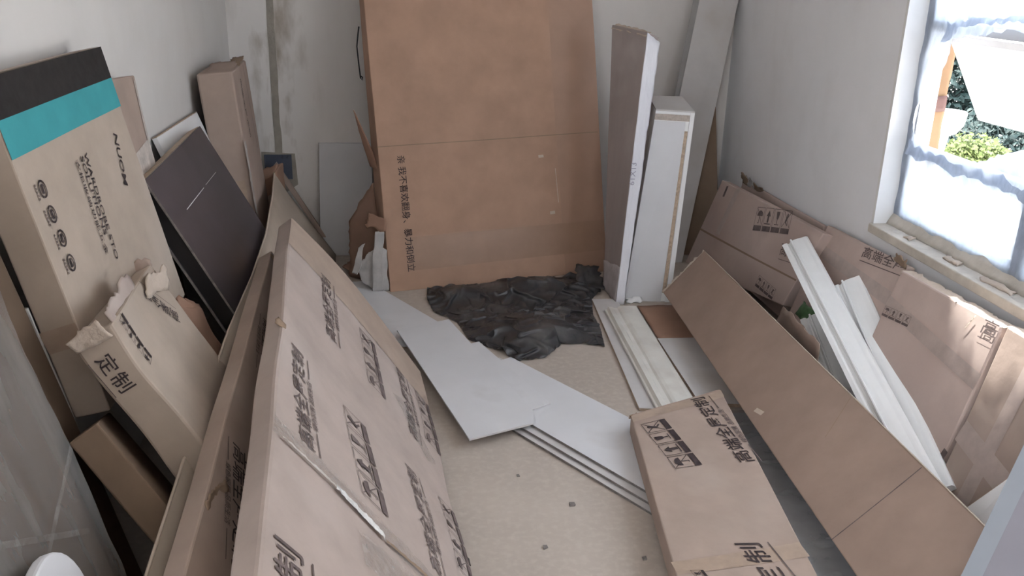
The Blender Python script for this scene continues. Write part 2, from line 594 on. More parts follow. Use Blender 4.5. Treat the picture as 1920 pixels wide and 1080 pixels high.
def tube(name, pts, r, m, parent=None, n=6):
    pts = [Vector(p) for p in pts]
    v, f = [], []
    for k, p in enumerate(pts):
        d = (pts[min(k + 1, len(pts) - 1)] - pts[max(k - 1, 0)]).normalized()
        a = d.orthogonal().normalized()
        b = d.cross(a)
        for s in range(n):
            t = 2 * math.pi * s / n
            v.append(p + (a * math.cos(t) + b * math.sin(t)) * r)
    for k in range(len(pts) - 1):
        for s in range(n):
            f.append((k * n + s, k * n + (s + 1) % n, (k + 1) * n + (s + 1) % n, (k + 1) * n + s))
    return pyd(name, v, f, m, parent, True)

def extrude_profile(name, prof, p0, p1, nrm, m, parent=None, wob=0.0):
    """moulding: profile (s across, t proud) swept from p0 to p1, proud side facing nrm"""
    p0, p1 = Vector(p0), Vector(p1)
    d = (p1 - p0).normalized()
    nrm = Vector(nrm)
    nrm = (nrm - d * nrm.dot(d)).normalized()
    w = d.cross(nrm).normalized()
    N = 12
    v, f = [], []
    np_ = len(prof)
    for k in range(N + 1):
        c = p0.lerp(p1, k / N)
        for s, t in prof:
            v.append(c + w * s + nrm * t)
    for k in range(N):
        for s in range(np_):
            f.append((k * np_ + s, k * np_ + (s + 1) % np_, (k + 1) * np_ + (s + 1) % np_, (k + 1) * np_ + s))
    f.append(tuple(range(np_ - 1, -1, -1)))
    f.append(tuple(N * np_ + s for s in range(np_)))
    return pyd(name, v, f, m, parent)

# ------------------------------------------------------------------ baked corner positions and print places
GEO = {
    'wardrobe_box': [(-0.7149, 1.8137, 0.5620), (-0.7185, 2.5400, 0.5586), (-0.8635, 1.8162, 1.2590), (-0.8670, 2.5425, 1.2556), (-0.6396, 1.8141, 0.5781), (-0.6431, 2.5404, 0.5747), (-0.7881, 1.8167, 1.2750), (-0.7917, 2.5430, 1.2716)],
    'large_flat_carton': [(0.1706, 1.0860, 0.0112), (-0.0108, 3.1173, 0.0088), (-0.2652, 1.0478, 0.6239), (-0.4465, 3.0791, 0.6215), (0.2192, 1.0904, 0.0461), (0.0379, 3.1216, 0.0436), (-0.2165, 1.0522, 0.6588), (-0.3979, 3.0835, 0.6564)],
    'narrow_carton': [(-0.0863, 1.0878, 0.0100), (-0.1929, 2.9890, 0.0100), (-0.3953, 1.0704, 0.5447), (-0.5019, 2.9716, 0.5448), (-0.0431, 1.0902, 0.0350), (-0.1497, 2.9914, 0.0351), (-0.3521, 1.0728, 0.5698), (-0.4587, 2.9741, 0.5698)],
    'damaged_carton': [(-0.3053, 1.7071, 0.1176), (-0.3627, 2.2178, 0.0758), (-0.6603, 1.7207, 0.7712), (-0.7177, 2.2314, 0.7293), (-0.2320, 1.7186, 0.1572), (-0.2894, 2.2293, 0.1154), (-0.5870, 1.7322, 0.8107), (-0.6444, 2.2429, 0.7689)],
    'dark_panel': [(-0.3863, 2.5810, 0.1304), (-0.4430, 3.5852, 0.1103), (-0.7782, 2.5739, 0.8802), (-0.8350, 3.5781, 0.8601), (-0.3352, 2.5844, 0.1571), (-0.3919, 3.5886, 0.1370), (-0.7272, 2.5773, 0.9069), (-0.7839, 3.5815, 0.8868)],
    'white_panel_behind': [(-0.5933, 3.2026, 0.1514), (-0.5934, 3.8459, 0.1393), (-0.8690, 3.2166, 0.9023), (-0.8690, 3.8600, 0.8902), (-0.5764, 3.2027, 0.1576), (-0.5765, 3.8460, 0.1455), (-0.8521, 3.2168, 0.9085), (-0.8521, 3.8601, 0.8964)],
    'taped_carton': [(-0.7642, 2.5798, 0.4247), (-0.7640, 2.8590, 0.4075), (-0.8649, 2.6255, 1.1665), (-0.8647, 2.9046, 1.1493), (-0.7146, 2.5802, 0.4314), (-0.7144, 2.8593, 0.4142), (-0.8154, 2.6259, 1.1732), (-0.8152, 2.9050, 1.1560)],
    'corner_carton': [(-0.7803, 4.3684, 0.0202), (-0.6379, 4.3771, 0.0327), (-0.8705, 4.3775, 1.0421), (-0.7281, 4.3862, 1.0546), (-0.7488, 3.8398, 0.0278), (-0.6064, 3.8485, 0.0402), (-0.8390, 3.8489, 1.0496), (-0.6966, 3.8576, 1.0621)],
    'low_dark_carton': [(-0.3798, 1.5431, 0.2236), (-0.4466, 1.8058, 0.1130), (-0.6611, 1.6310, 0.6024), (-0.7279, 1.8938, 0.4918), (-0.3303, 1.5686, 0.2544), (-0.3972, 1.8314, 0.1437), (-0.6116, 1.6566, 0.6332), (-0.6785, 1.9193, 0.5226)],
    'big_carton': [(-0.1282, 4.2977, -0.0503), (0.9857, 4.5652, -0.0503), (-0.2462, 4.6645, 1.9849), (0.8495, 4.7213, 1.9849), (-0.0830, 4.1094, 0.0000), (1.0309, 4.3769, 0.0000), (-0.2326, 4.6080, 2.0000), (0.8630, 4.6648, 2.0000)],
    'wrapped_slab': [(0.9950, 4.1100, 0.0000), (1.0040, 3.8860, 0.0000), (1.0200, 4.2300, 1.2400), (1.1150, 4.0000, 1.2100), (0.9570, 4.1100, 0.0000), (0.9700, 3.8930, 0.0000), (0.9440, 4.2000, 1.2490), (1.0500, 3.9700, 1.2340)],
    'cabinet': [(1.0400, 4.1300, 0.0000), (1.2500, 4.1200, 0.0000), (1.1350, 4.1900, 0.9250), (1.2928, 4.1700, 0.9250), (1.0200, 3.9350, 0.0000), (1.2380, 3.9050, 0.0000), (1.1280, 4.0100, 0.8893), (1.2978, 3.9700, 0.8853)],
    'tall_board': [(1.2605, 4.5214, 0.0000), (1.4736, 4.5425, 0.0000), (1.5073, 4.7603, 1.4700), (1.7349, 4.7528, 1.4700), (1.2629, 4.4818, 0.0000), (1.4736, 4.4975, 0.0000), (1.5299, 4.7199, 1.4700), (1.7349, 4.7178, 1.4700)],
    'corner_shadow_carton': [(1.5091, 4.6888, -0.0057), (1.7241, 4.6488, -0.0057), (1.4655, 4.7693, 0.7966), (1.6705, 4.7743, 0.7966), (1.5000, 4.6400, 0.0000), (1.7150, 4.6000, 0.0000), (1.4600, 4.7400, 0.8000), (1.6650, 4.7450, 0.8000)],
    'symbol_carton': [(1.5260, 4.4420, 0.0061), (1.6188, 3.3978, 0.1561), (1.6531, 4.3543, 0.4731), (1.6981, 3.2907, 0.5047), (1.4729, 4.4392, 0.0200), (1.5657, 3.3951, 0.1700), (1.6000, 4.3515, 0.4871), (1.6450, 3.2880, 0.5187)],
    'torn_carton': [(1.6748, 4.3724, 0.0121), (1.6748, 3.4273, 0.0344), (1.7348, 4.3724, 0.4821), (1.7348, 3.4273, 0.5044), (1.6550, 4.3725, 0.0146), (1.6550, 3.4274, 0.0369), (1.7150, 4.3725, 0.4846), (1.7150, 3.4274, 0.5069)],
    'middle_carton': [(1.5738, 3.3546, 0.0428), (1.5738, 2.7319, 0.0722), (1.7285, 3.3664, 0.5196), (1.7285, 2.7437, 0.5490), (1.5453, 3.3550, 0.0520), (1.5453, 2.7323, 0.0814), (1.7000, 3.3668, 0.5288), (1.7000, 2.7441, 0.5582)],
    'large_wall_carton': [(1.4956, 2.6312, 0.0062), (1.4956, 2.0848, 0.0250), (1.6971, 2.7140, 0.5416), (1.6971, 2.1676, 0.5604), (1.4535, 2.6318, 0.0220), (1.4535, 2.0854, 0.0408), (1.6550, 2.7145, 0.5574), (1.6550, 2.1681, 0.5762)],
    'taped_wall_carton': [(1.4940, 2.0612, 0.0209), (1.4940, 1.5112, 0.0209), (1.7020, 2.1582, 0.5656), (1.7020, 1.6082, 0.5656), (1.4520, 2.0612, 0.0370), (1.4520, 1.5112, 0.0370), (1.6600, 2.1582, 0.5817), (1.6600, 1.6082, 0.5817)],
    'long_carton': [(1.2230, 3.7692, 0.0446), (1.1436, 1.6136, 0.0446), (1.3949, 3.7607, 0.2446), (1.3801, 1.5329, 0.2446), (1.1586, 3.7715, 0.1000), (1.0792, 1.6159, 0.1000), (1.3305, 3.7631, 0.3000), (1.3158, 1.5353, 0.3000)],
    'floor_carton': [(0.6287, 1.6756, 0.0320), (0.9787, 1.6214, 0.0320), (0.7271, 2.6072, 0.0320), (1.0925, 2.7825, 0.0320), (0.6287, 1.6756, 0.1000), (0.9787, 1.6214, 0.1000), (0.7271, 2.6072, 0.1000), (1.0925, 2.7825, 0.1000)],
    'brown_leaning_carton': [(-0.4830, 0.9460, 0.0101), (-0.6030, 1.7960, 0.0101), (-0.8705, 0.9460, 1.1101), (-0.8705, 1.7960, 1.1101), (-0.4549, 0.9500, 0.0200), (-0.5749, 1.8000, 0.0200), (-0.8424, 0.9500, 1.1200), (-0.8424, 1.8000, 1.1200)],
    'film_wrapped_carton': [(-0.4480, 0.8460, 0.0067), (-0.4980, 1.4460, 0.0067), (-0.7480, 0.8460, 1.0867), (-0.7480, 1.4460, 1.0867), (-0.4000, 0.8500, 0.0200), (-0.4500, 1.4500, 0.0200), (-0.7000, 0.8500, 1.1000), (-0.7000, 1.4500, 1.1000)],
}
PRINTS = [
    ('large_flat_carton', 'k1', 'T', '高端全屋定制', (0.28, 0.835), (0.49, 0.89)),
    ('large_flat_carton', 'k1', 'T', '高端全屋定制', (0.665, 0.69), (0.875, 0.735)),
    ('large_flat_carton', 'k1', 'T', '高端全屋定制', (0.64, 0.175), (0.85, 0.2)),
    ('large_flat_carton', 'k1', 'T', '高端全屋定制', (0.295, 0.24), (0.505, 0.27)),
    ('large_flat_carton', 'k1', 'T', '定制', (0.0, 0.86), (0.1, 0.875)),
    ('large_flat_carton', 'k1', 'I', '', (0.3, 0.515), (0.49, 0.56)),
    ('large_flat_carton', 'k1', 'I', '', (0.66, 0.385), (0.835, 0.43)),
    ('large_flat_carton', 'k1', 'I', '', (0.37, 0.01), (0.53, 0.01)),
    ('large_flat_carton', 'k1', 'I', '', (0.68, 0.01), (0.85, 0.01)),
    ('narrow_carton', 'k1', 'T', '高端全屋定制', (0.3457, 0.9456), (0.1605, 0.8472)),
    ('narrow_carton', 'k1', 'T', '高端全屋定制', (0.7177, 0.9464), (0.5536, 0.8999)),
    ('floor_carton', 'k1', 'T', '高端全屋定制', (0.9742, 0.5721), (0.8037, 0.9536)),
    ('floor_carton', 'k1', 'T', '定制', (0.8, 0.06), (0.7, 0.215)),
    ('floor_carton', 'k1', 'I', '', (0.4966, 0.6018), (0.2909, 0.9343)),
    ('floor_carton', 'k1', 'I', '', (0.3, 0.01), (0.2, 0.13)),
    ('symbol_carton', 'k1', 'I', '', (0.4976, 0.6645), (0.7881, 0.8074)),
    ('symbol_carton', 'k1', 'I', '', (0.74, 0.09), (0.92, 0.01)),
    ('symbol_carton', 'k1', 'T', '高端', (0.7958, 0.5479), (0.9148, 0.5749)),
    ('middle_carton', 'k1', 'T', '高端全屋', (0.53, 0.905), (0.98, 0.945)),
    ('large_wall_carton', 'k1', 'I', '', (0.01, 0.715), (0.3, 0.74)),
    ('large_wall_carton', 'k1', 'T', '高', (0.87, 0.92), (0.985, 0.925)),
    ('torn_carton', 'k1', 'I', '', (0.62, 0.8), (0.93, 0.81)),
    ('damaged_carton', 'i0', 'T', '定制', (0.2079, 0.9362), (0.2481, 0.8241)),
    ('damaged_carton', 'k1', 'T', '高端全屋', (0.86, 0.83), (0.66, 0.99)),
    ('damaged_carton', 'k1', 'I', '', (0.1762, 0.8432), (0.1468, 0.9957)),
    ('wardrobe_box', 'k1', 'L', 'NUOM', (0.816, 0.7067), (0.7483, 0.5288)),
    ('wardrobe_box', 'k1', 'L', 'WARDROBE STO', (0.492, 0.6997), (0.4385, 0.343)),
    ('wardrobe_box', 'k1', 'L', 'SOLUTIONS', (0.4516, 0.6955), (0.4171, 0.4354)),
    ('wardrobe_box', 'k1', 'L', '衣柜收纳功能五金', (0.4001, 0.6941), (0.3729, 0.3803)),
    ('wardrobe_box', 'k1', 'C', '', (0.1088, 0.6709), (0.1083, 0.5951)),
    ('wardrobe_box', 'k1', 'C', '', (0.1083, 0.5951), (0.1105, 0.5204)),
    ('wardrobe_box', 'k1', 'C', '', (0.1105, 0.5204), (0.108, 0.4439)),
    ('wardrobe_box', 'k1', 'C', '', (0.108, 0.4439), (0.1042, 0.3647)),
    ('big_carton', 'k1', 'L', '亲 我不喜欢翻身、暴力和倒立', (0.0781, 0.3129), (0.0813, 0.0473)),
    ('corner_carton', 'i1', 'L', '高端全屋定制', (0.34, 0.95), (0.4, 0.7)),
]


# ------------------------------------------------------------------ the room
def struct(o):
    return tag(o, kind='structure')

floor = struct(boxmesh('floor', XL - 0.15, XR + 0.2, YF - 0.15, YB + 0.15, -0.12, 0.0, FLOOR))
struct(multi_box('wall_left', [(XL - 0.15, XL, DY1, YB + 0.15, 0, ZC), (XL - 0.15, XL, YF - 0.15, DY0, 0, ZC), (XL - 0.15, XL, DY0, DY1, DZ, ZC)], WALL))
wall_back = struct(boxmesh('wall_back', XL, XR, YB, YB + 0.15, 0, ZC, WALLBACK))
struct(multi_box('wall_right', [
    (XR, XR + 0.2, WY1, YB + 0.15, 0, ZC), (XR, XR + 0.2, YF - 0.15, WY0, 0, ZC),
    (XR, XR + 0.2, WY0, WY1, 0, WZ0), (XR, XR + 0.2, WY0, WY1, WZ1, ZC)], WALLRIGHT))
struct(boxmesh('wall_front', XL, XR, YF - 0.15, YF, 0, ZC, WALLFRONT))
struct(boxmesh('ceiling', XL - 0.15, XR + 0.2, YF - 0.15, YB + 0.15, ZC, ZC + 0.12, WALL))
# bright plaster lining of the far window jamb
struct(boxmesh('trim_1', XR - 0.002, XR + 0.1, WY1 - 0.012, WY1 + 0.004, WZ0, WZ1, REVEAL))

# groove chased into the back wall for the cable and filled with cement, ending at a buried box
def groove():
    rnd = random.Random(4)
    v, f = [], []
    n = 40
    for k in range(n + 1):
        z = 0.53 + (ZC - 0.53) * k / n
        x = -0.662 + 0.004 * noise.noise(Vector((z * 2, 3, 1)))
        wl = 0.018 + 0.004 * noise.noise(Vector((z * 9, 1, 1)))
        wr = 0.018 + 0.005 * noise.noise(Vector((z * 9, 7, 1)))
        v += [(x - wl, YB - 0.003, z), (x + wr, YB - 0.003, z), (x - wl, YB + 0.01, z), (x + wr, YB + 0.01, z)]
    for k in range(n):
        a, b = 4 * k, 4 * k + 4
        f += [(a, a + 1, b + 1, b), (a + 2, a, b, b + 2), (a + 1, a + 3, b + 3, b + 1)]
    g = pyd('cement_filled_groove', v, f, CEMENT, wall_back)
    return g
groove()
pyd('cement_patch', [(-0.752, YB - 0.004, 0.545), (-0.58, YB - 0.004, 0.535), (-0.572, YB - 0.004, 0.37), (-0.63, YB - 0.004, 0.33), (-0.76, YB - 0.004, 0.35)],
    [(4, 3, 2, 1, 0)], CEMENT, wall_back)
jb = thing('junction_box', 'blue grey double socket box sunk in the back wall below the cement groove', 'socket box', (-0.668, YB, 0.40))
multi_box('casing', [(-0.738, -0.734, YB - 0.012, YB + 0.03, 0.40, 0.53), (-0.602, -0.598, YB - 0.012, YB + 0.03, 0.40, 0.53),
                     (-0.738, -0.598, YB - 0.012, YB + 0.03, 0.526, 0.53), (-0.738, -0.598, YB - 0.012, YB + 0.03, 0.40, 0.404),
                     (-0.672, -0.664, YB - 0.012, YB + 0.03, 0.40, 0.53)], PVC_BLUE, jb)
back_plate = boxmesh('back_plate', -0.736, -0.60, YB - 0.006, YB - 0.004, 0.40, 0.53, PVC_BLUE, jb)
for sx in (-0.645, -0.62):
    o = tube('screw_post', [(sx, YB - 0.004, 0.518), (sx, YB - 0.014, 0.518)], 0.006, BLACKIN, back_plate)

# window in the right wall
win = thing('window_1', None, None, (1.85, (WY0 + WY1) / 2, WZ0))
tag(win, kind='structure')
ALU = mat('white_window_frame', (0.66, 0.66, 0.68), rough=0.5, var=0.04, scale=5)
multi_box('frame', [(1.82, 1.88, WY0, WY1, WZ0, WZ0 + 0.05), (1.82, 1.88, WY0, WY1, WZ1 - 0.05, WZ1), (1.82, 1.88, WY1 - 0.05, WY1, WZ0, WZ1), (1.82, 1.88, WY0, WY0 + 0.05, WZ0, WZ1)], ALU, win)
boxmesh('mid_rail', 1.825, 1.875, WY0 + 0.05, WY1 - 0.05, 0.878, 0.915, ALU, win)
boxmesh('mullion', 1.825, 1.875, 2.34, 2.42, WZ0 + 0.05, 0.878, ALU, win)
boxmesh('upper_mullion', 1.825, 1.875, 1.92, 1.98, 0.915, 1.315, ALU, win)
GLASS = film_mat('window_glass', 0.93, (0.97, 0.99, 1.0), rough=0.02, gloss=0.06, ripple=0.0, patchy=0.03)
boxmesh('lower_pane', 1.848, 1.852, 2.42, WY1 - 0.05, WZ0 + 0.05, 0.878, GLASS, win)
boxmesh('lower_pane', 1.848, 1.852, WY0 + 0.05, 2.34, WZ0 + 0.05, 0.878, GLASS, win)
# top-hung sash pushed open outwards
def hinge(y, s, t=0.0):
    """point on the open sash: s metres down from the hinge at the top rail, t outwards"""
    a = math.radians(30.5)
    return Vector((1.872 + s * math.sin(a) + t * math.cos(a), y, 1.305 - s * math.cos(a) + t * math.sin(a)))
sash_h = 0.345
def sash_bar(name, y0, y1, s0, s1):
    c = [hinge(y, s, t) for t in (0, 0.03) for s in (s1, s0) for y in (y0, y1)]
    return hexmesh(name, c, ALU, sash, 0.003)
SY0, SY1 = 1.98, 3.045
c = [hinge(y, s, t) for t in (0.014, 0.018) for s in (sash_h - 0.03, 0.03) for y in (SY0 + 0.03, SY1 - 0.03)]
sash = hexmesh('sash', c, film_mat('glare_glass', 0.25, (0.97, 0.99, 1.0), rough=0.1, gloss=0.15, ripple=0.0, patchy=0.0), win, 0)  # milky pane paints in the sky glare on clear glass
sash_bar('sash_stile', SY1 - 0.03, SY1, 0, sash_h)
sash_bar('sash_stile', SY0, SY0 + 0.03, 0, sash_h)
sash_bar('sash_bottom_rail', SY0, SY1, sash_h - 0.03, sash_h)
sash_bar('sash_top_rail', SY0, SY1, 0, 0.03)
boxmesh('transom', 1.825, 1.875, WY0 + 0.05, WY1 - 0.05, 1.315, 1.35, ALU, win)
boxmesh('upper_pane', 1.848, 1.852, WY0 + 0.05, WY1 - 0.05, 1.35, WZ1 - 0.05, GLASS, win)
sheet('paper_lining', [(1.878, 3.092, 0.62), (1.945, 3.094, 0.62), (1.878, 3.092, 2.1), (1.945, 3.094, 2.1)], board_mat('kraft_lining', (0.20, 0.125, 0.075)), win, 6, 60, (0, 0.004, 0, 0), 0.004, freq=12, thick=0.003, seed=91)
sheet('brown_tape', [(1.880, 3.084, 1.03), (1.94, 3.086, 1.035), (1.880, 3.084, 1.085), (1.94, 3.086, 1.09)], mat('dark_tape', (0.10, 0.05, 0.045), rough=0.5), win, 4, 4, (0, 0, 0, 0), 0.002, thick=0.002, seed=92)
# rough stone sill with a raised inner lip
sill = struct(boxmesh('trim_2', XR - 0.015, 1.82, WY0, WY1, WZ0 - 0.03, WZ0 + 0.004, SILL, bev=0.004))
sheet('sill_mortar_lip', [(1.795, WY0, WZ0), (1.795, WY1, WZ0), (1.822, WY0, WZ0 + 0.045), (1.822, WY1, WZ0 + 0.045)], SILL, sill, nu=60, nv=3, amp=0.007, freq=14, thick=0.012, seed=5)
for k, (yy, ll) in enumerate([(2.62, 0.10), (2.38, 0.16), (2.15, 0.12), (2.88, 0.07)]):
    sheet('plaster_crumb', [(1.755, yy - ll / 2, WZ0 + 0.006), (1.752, yy + ll / 2, WZ0 + 0.006), (1.785, yy - ll / 2, WZ0 + 0.012), (1.78, yy + ll / 2, WZ0 + 0.012)],
          TORN, sill, nu=8, nv=3, jag=(0.008, 0.02, 0.008, 0.02), amp=0.006, freq=24, thick=0.006, seed=k + 11)

# torn polythene taped over the window, with a big hole
HOLE = [(3.023, 1.006), (2.971, 1.119), (2.90, 1.215), (2.869, 1.258), (2.862, 1.293), (2.832, 1.339), (2.748, 1.353), (2.639, 1.364), (2.462, 1.381),
        (2.285, 1.240), (2.274, 1.083), (2.34, 1.04), (2.457, 1.013), (2.53, 0.98), (2.587, 0.957), (2.66, 0.942), (2.742, 0.930), (2.793, 0.934), (2.895, 0.941), (3.014, 0.977)]
def window_film():
    cy, cz = 2.68, 1.14
    def at_angle(pts, th):
        best = None
        d = (math.cos(th), math.sin(th))
        for k in range(len(pts)):
            (x0, y0), (x1, y1) = pts[k], pts[(k + 1) % len(pts)]
            ex, ey = x1 - x0, y1 - y0
            den = d[0] * ey - d[1] * ex
            if abs(den) < 1e-9: continue
            t = ((x0 - cy) * ey - (y0 - cz) * ex) / den
            u = ((x0 - cy) * d[1] - (y0 - cz) * d[0]) / den
            if t > 0 and -1e-6 <= u <= 1 + 1e-6 and (best is None or t > best): best = t
        return best or 0.1
    outer = [(WY1 - 0.006, WZ0 + 0.02), (WY1 - 0.006, WZ1 - 0.02), (2.1, WZ1 - 0.02), (2.1, WZ0 + 0.02)]
    N, M = 200, 22
    v, f = [], []
    for a in range(N):
        th = 2 * math.pi * a / N
        r0, r1 = at_angle(HOLE, th), at_angle(outer, th)
        r0 += 0.012 * noise.noise(Vector((math.cos(th) * 9, math.sin(th) * 9, 2)))
        for b in range(M + 1):
            r = r0 + (r1 - r0) * b / M
            y, z = cy + r * math.cos(th), cz + r * math.sin(th)
            loose = 1 - b / M
            x = 1.812 + 0.022 * loose * noise.noise(Vector((y * 5, z * 5, 1))) + 0.006 * noise.noise(Vector((y * 16, z * 12, 4))) - 0.03 * loose ** 3
            v.append((x, y, z))
    for a in range(N):
        for b in range(M):
            p, q = a * (M + 1) + b, ((a + 1) % N) * (M + 1) + b
            f.append((p, p + 1, q + 1, q))
    t = thing('plastic_sheet', 'torn milky plastic film stretched over the window with a large ragged hole', 'plastic film', (1.8, 2.1, WZ0))
    pyd('film', v, f, WINFILM, t, True)
    # rolled edge of the tear and loose creased strips across it
    ed = []
    for a in range(0, N + 1, 2):
        th = 2 * math.pi * a / N
        r0 = at_angle(HOLE, th) + 0.012 * noise.noise(Vector((math.cos(th) * 9, math.sin(th) * 9, 2)))
        ed.append((1.785 + 0.022 * noise.noise(Vector(((cy + r0 * math.cos(th)) * 5, (cz + r0 * math.sin(th)) * 5, 1))), cy + r0 * math.cos(th), cz + r0 * math.sin(th)))
    sheet('loose_strip', [(1.79, 2.95, 1.28), (1.79, 2.20, 1.385), (1.79, 2.93, 1.36), (1.79, 2.20, 1.43)], WINFILM, t, nu=24, nv=4, jag=(0.02, 0, 0.02, 0), amp=0.014, freq=11, thick=0, seed=3)
    sheet('loose_strip', [(1.785, 3.04, 0.88), (1.785, 2.25, 0.88), (1.79, 3.04, 0.945), (1.79, 2.25, 0.93)], WINFILM, t, nu=30, nv=5, jag=(0.015, 0, 0.03, 0), amp=0.014, freq=12, thick=0, seed=8)
window_film()

# ------------------------------------------------------------------ outside the window
GROUND = mat('sunlit_concrete', (0.60, 0.58, 0.55), rough=0.9, var=0.06, scale=1.5)
tag(boxmesh('ground_outside', -40, 60, -40, 60, -0.45, -0.35, GROUND), kind='structure')
LEAF = mat('hedge_leaf', (0.018, 0.036, 0.034), rough=0.6, var=0.5, scale=30)  # leaf colour set dark to hold the hedge's shade
LEAF2 = mat('shrub_leaf', (0.085, 0.115, 0.03), rough=0.6, var=0.45, scale=25)
BARK = mat('bark', (0.12, 0.09, 0.07), rough=0.9)
def foliage(name, centre, rad, count, size, m, parent, seed):
    rnd = random.Random(seed)
    v, f = [], []
    for k in range(count):
        while True:
            q = Vector((rnd.uniform(-1, 1), rnd.uniform(-1, 1), rnd.uniform(-1, 1)))
            if 0.02 < q.length <= 1: break
        q = q.normalized() * (0.55 + 0.45 * rnd.random()) * (0.86 + 0.25 * noise.noise(q.normalized() * 2.2 + Vector((seed, 0, 0))))
        p = Vector(centre) + Vector((q.x * rad[0], q.y * rad[1], q.z * rad[2]))
        a = Vector((rnd.gauss(0, 1), rnd.gauss(0, 1), rnd.gauss(0, 1))).normalized()
        b = a.orthogonal().normalized()
        s = size * rnd.uniform(0.6, 1.3)
        k0 = len(v)
        v += [p - a * s, p + b * s * 0.45, p + a * s, p - b * s * 0.45]
        f.append((k0, k0 + 1, k0 + 2, k0 + 3))
    return pyd(name, v, f, m, parent)
hedge = thing('hedge', 'dark green hedge in the shade outside the window', 'hedge', (6.2, 9.2, -0.35), 'hedges outside the window')
tag(foliage('foliage', (6.2, 9.75, 0.25), (0.7, 1.1, 1.0), 9000, 0.055, LEAF, hedge, 3), kind='stuff')
tube('stem', [(6.2, 9.4, -0.35), (6.2, 9.4, 0.3)], 0.05, BARK, hedge)
shrub = thing('shrub', 'round sunlit shrub with yellow green leaf tips outside the window', 'shrub', (4.5, 6.62, -0.35))
tag(foliage('foliage', (4.5, 6.62, 0.08), (0.30, 0.36, 0.26), 3500, 0.026, LEAF2, shrub, 5), kind='stuff')
tube('stem', [(4.5, 6.62, -0.35), (4.5, 6.62, 0.05)], 0.03, BARK, shrub)
hedge2 = thing('hedge', 'low dark hedge behind the sunlit shrub outside the window', 'hedge', (5.6, 7.9, -0.35), 'hedges outside the window')
tag(foliage('foliage', (5.6, 8.0, -0.06), (0.5, 0.85, 0.40), 5000, 0.045, LEAF, hedge2, 9), kind='stuff')
tube('stem', [(5.6, 7.75, -0.35), (5.6, 7.75, -0.1)], 0.04, BARK, hedge2)
def lathe(name, prof, c, m, parent=None, n=28):
    v, f = [], []
    for r, z in prof:
        for s in range(n):
            t = 2 * math.pi * s / n
            v.append((c[0] + r * math.cos(t), c[1] + r * math.sin(t), c[2] + z))
    for k in range(len(prof) - 1):
        for s in range(n):
            f.append((k * n + s, k * n + (s + 1) % n, (k + 1) * n + (s + 1) % n, (k + 1) * n + s))
    f.append(tuple(range(n - 1, -1, -1)))
    f.append(tuple((len(prof) - 1) * n + s for s in range(n)))
    return pyd(name, v, f, m, parent, True)
basin = thing('basin', 'round white basin on a stand outside the far end of the window', 'basin', (3.6, 5.74, -0.35))
lathe('bowl', [(0.05, 0.82), (0.10, 0.84), (0.14, 0.90), (0.15, 0.98), (0.145, 0.985), (0.05, 0.93)], (3.6, 5.74, -0.35), BRIGHT, basin)
lathe('stand', [(0.10, 0.0), (0.04, 0.06), (0.035, 0.6), (0.06, 0.82)], (3.6, 5.74, -0.35), BRIGHT, basin, 16)

# ------------------------------------------------------------------ cartons
def carton(name, geo, label, m, cat='carton', amp=0.004, freq=2.2, seed=0.0, nu=24, nv=16, bev=0.004, group=None, body='body', nw=2, extra=None):
    h = Hexa(GEO[geo], amp, freq, seed)
    h.extra = extra
    base = (h.flat(0.5, 0, 0) + h.flat(0.5, 0, 1)) / 2
    t = thing(name, label, cat, base, group)
    h.root = t
    h.body = h.mesh(body, m, t, nu, nv, nw, bev)
    return h
BOX = {}

BOX['big_carton'] = carton('tall_carton', 'big_carton', 'tall tan carton leaning on the back wall, biggest upright box in the room', KRAFT_TAN, amp=0.006, freq=1.8, seed=1, nu=24, nv=40)
BOX['wardrobe_box'] = carton('wardrobe_storage_box', 'wardrobe_box', 'kraft box with black and teal bands and wardrobe lettering leaning on the left wall', KRAFT_BEIGE, amp=0.003, seed=2)
def bulge_large(i, j, k):
    h = BOXN
    return Vector((0.8, 0.07, 0.58)) * (0.018 * math.sin(math.pi * min(1, max(0, j))) * (0.4 + 0.6 * math.sin(6.0 * i + 1.0)) if k > 0.5 else 0)
BOXN = None
BOX['large_flat_carton'] = carton('flat_carton', 'large_flat_carton', 'largest flat printed carton leaning left in the foreground beside the bare floor', KRAFT, amp=0.010, freq=2.4, seed=3, nu=60, nv=24, bev=0.008, extra=bulge_large)
BOX['narrow_carton'] = carton('narrow_carton', 'narrow_carton', 'slim printed carton wedged between the thin hardboard sheet and the largest flat carton', KRAFT_MID, amp=0.006, seed=4, nu=50, nv=16)
BOX['damaged_carton'] = carton('damaged_carton', 'damaged_carton', 'crushed open ended carton leaning against the teal banded box', KRAFT_BEIGE, amp=0.012, freq=5, seed=5, nu=20, nv=28, bev=0.006)
BOX['taped_carton'] = carton('taped_carton', 'taped_carton', 'plain brown carton with tape standing behind the teal banded box', KRAFT_MID, amp=0.004, seed=6, nu=10, nv=20)
BOX['corner_carton'] = carton('corner_carton', 'corner_carton', 'tall narrow carton in the left back corner beside the cement groove', KRAFT_MID, amp=0.006, freq=4, seed=7, nu=8, nv=30, nw=10, bev=0.008)
BOX['low_dark_carton'] = carton('low_carton', 'low_dark_carton', 'short brown carton in deep shade below the teal banded box', board_mat('kraft_shaded', (0.22, 0.155, 0.11)), amp=0.006, seed=8, nu=12, nv=14)  # kraft darkened to put the deep shade into the colour
BOX['corner_shadow_carton'] = carton('shaded_carton', 'corner_shadow_carton', 'brown carton standing in the shaded right back corner behind the tall white board', KRAFT_BROWN, amp=0.004, seed=9, nu=8, nv=24)  # darker kraft picked to carry the corner's shade
BOX['symbol_carton'] = carton('symbol_carton', 'symbol_carton', 'carton with a row of handling symbols slumped in the right back corner', KRAFT_DUST, amp=0.006, seed=10, nu=26, nv=14)
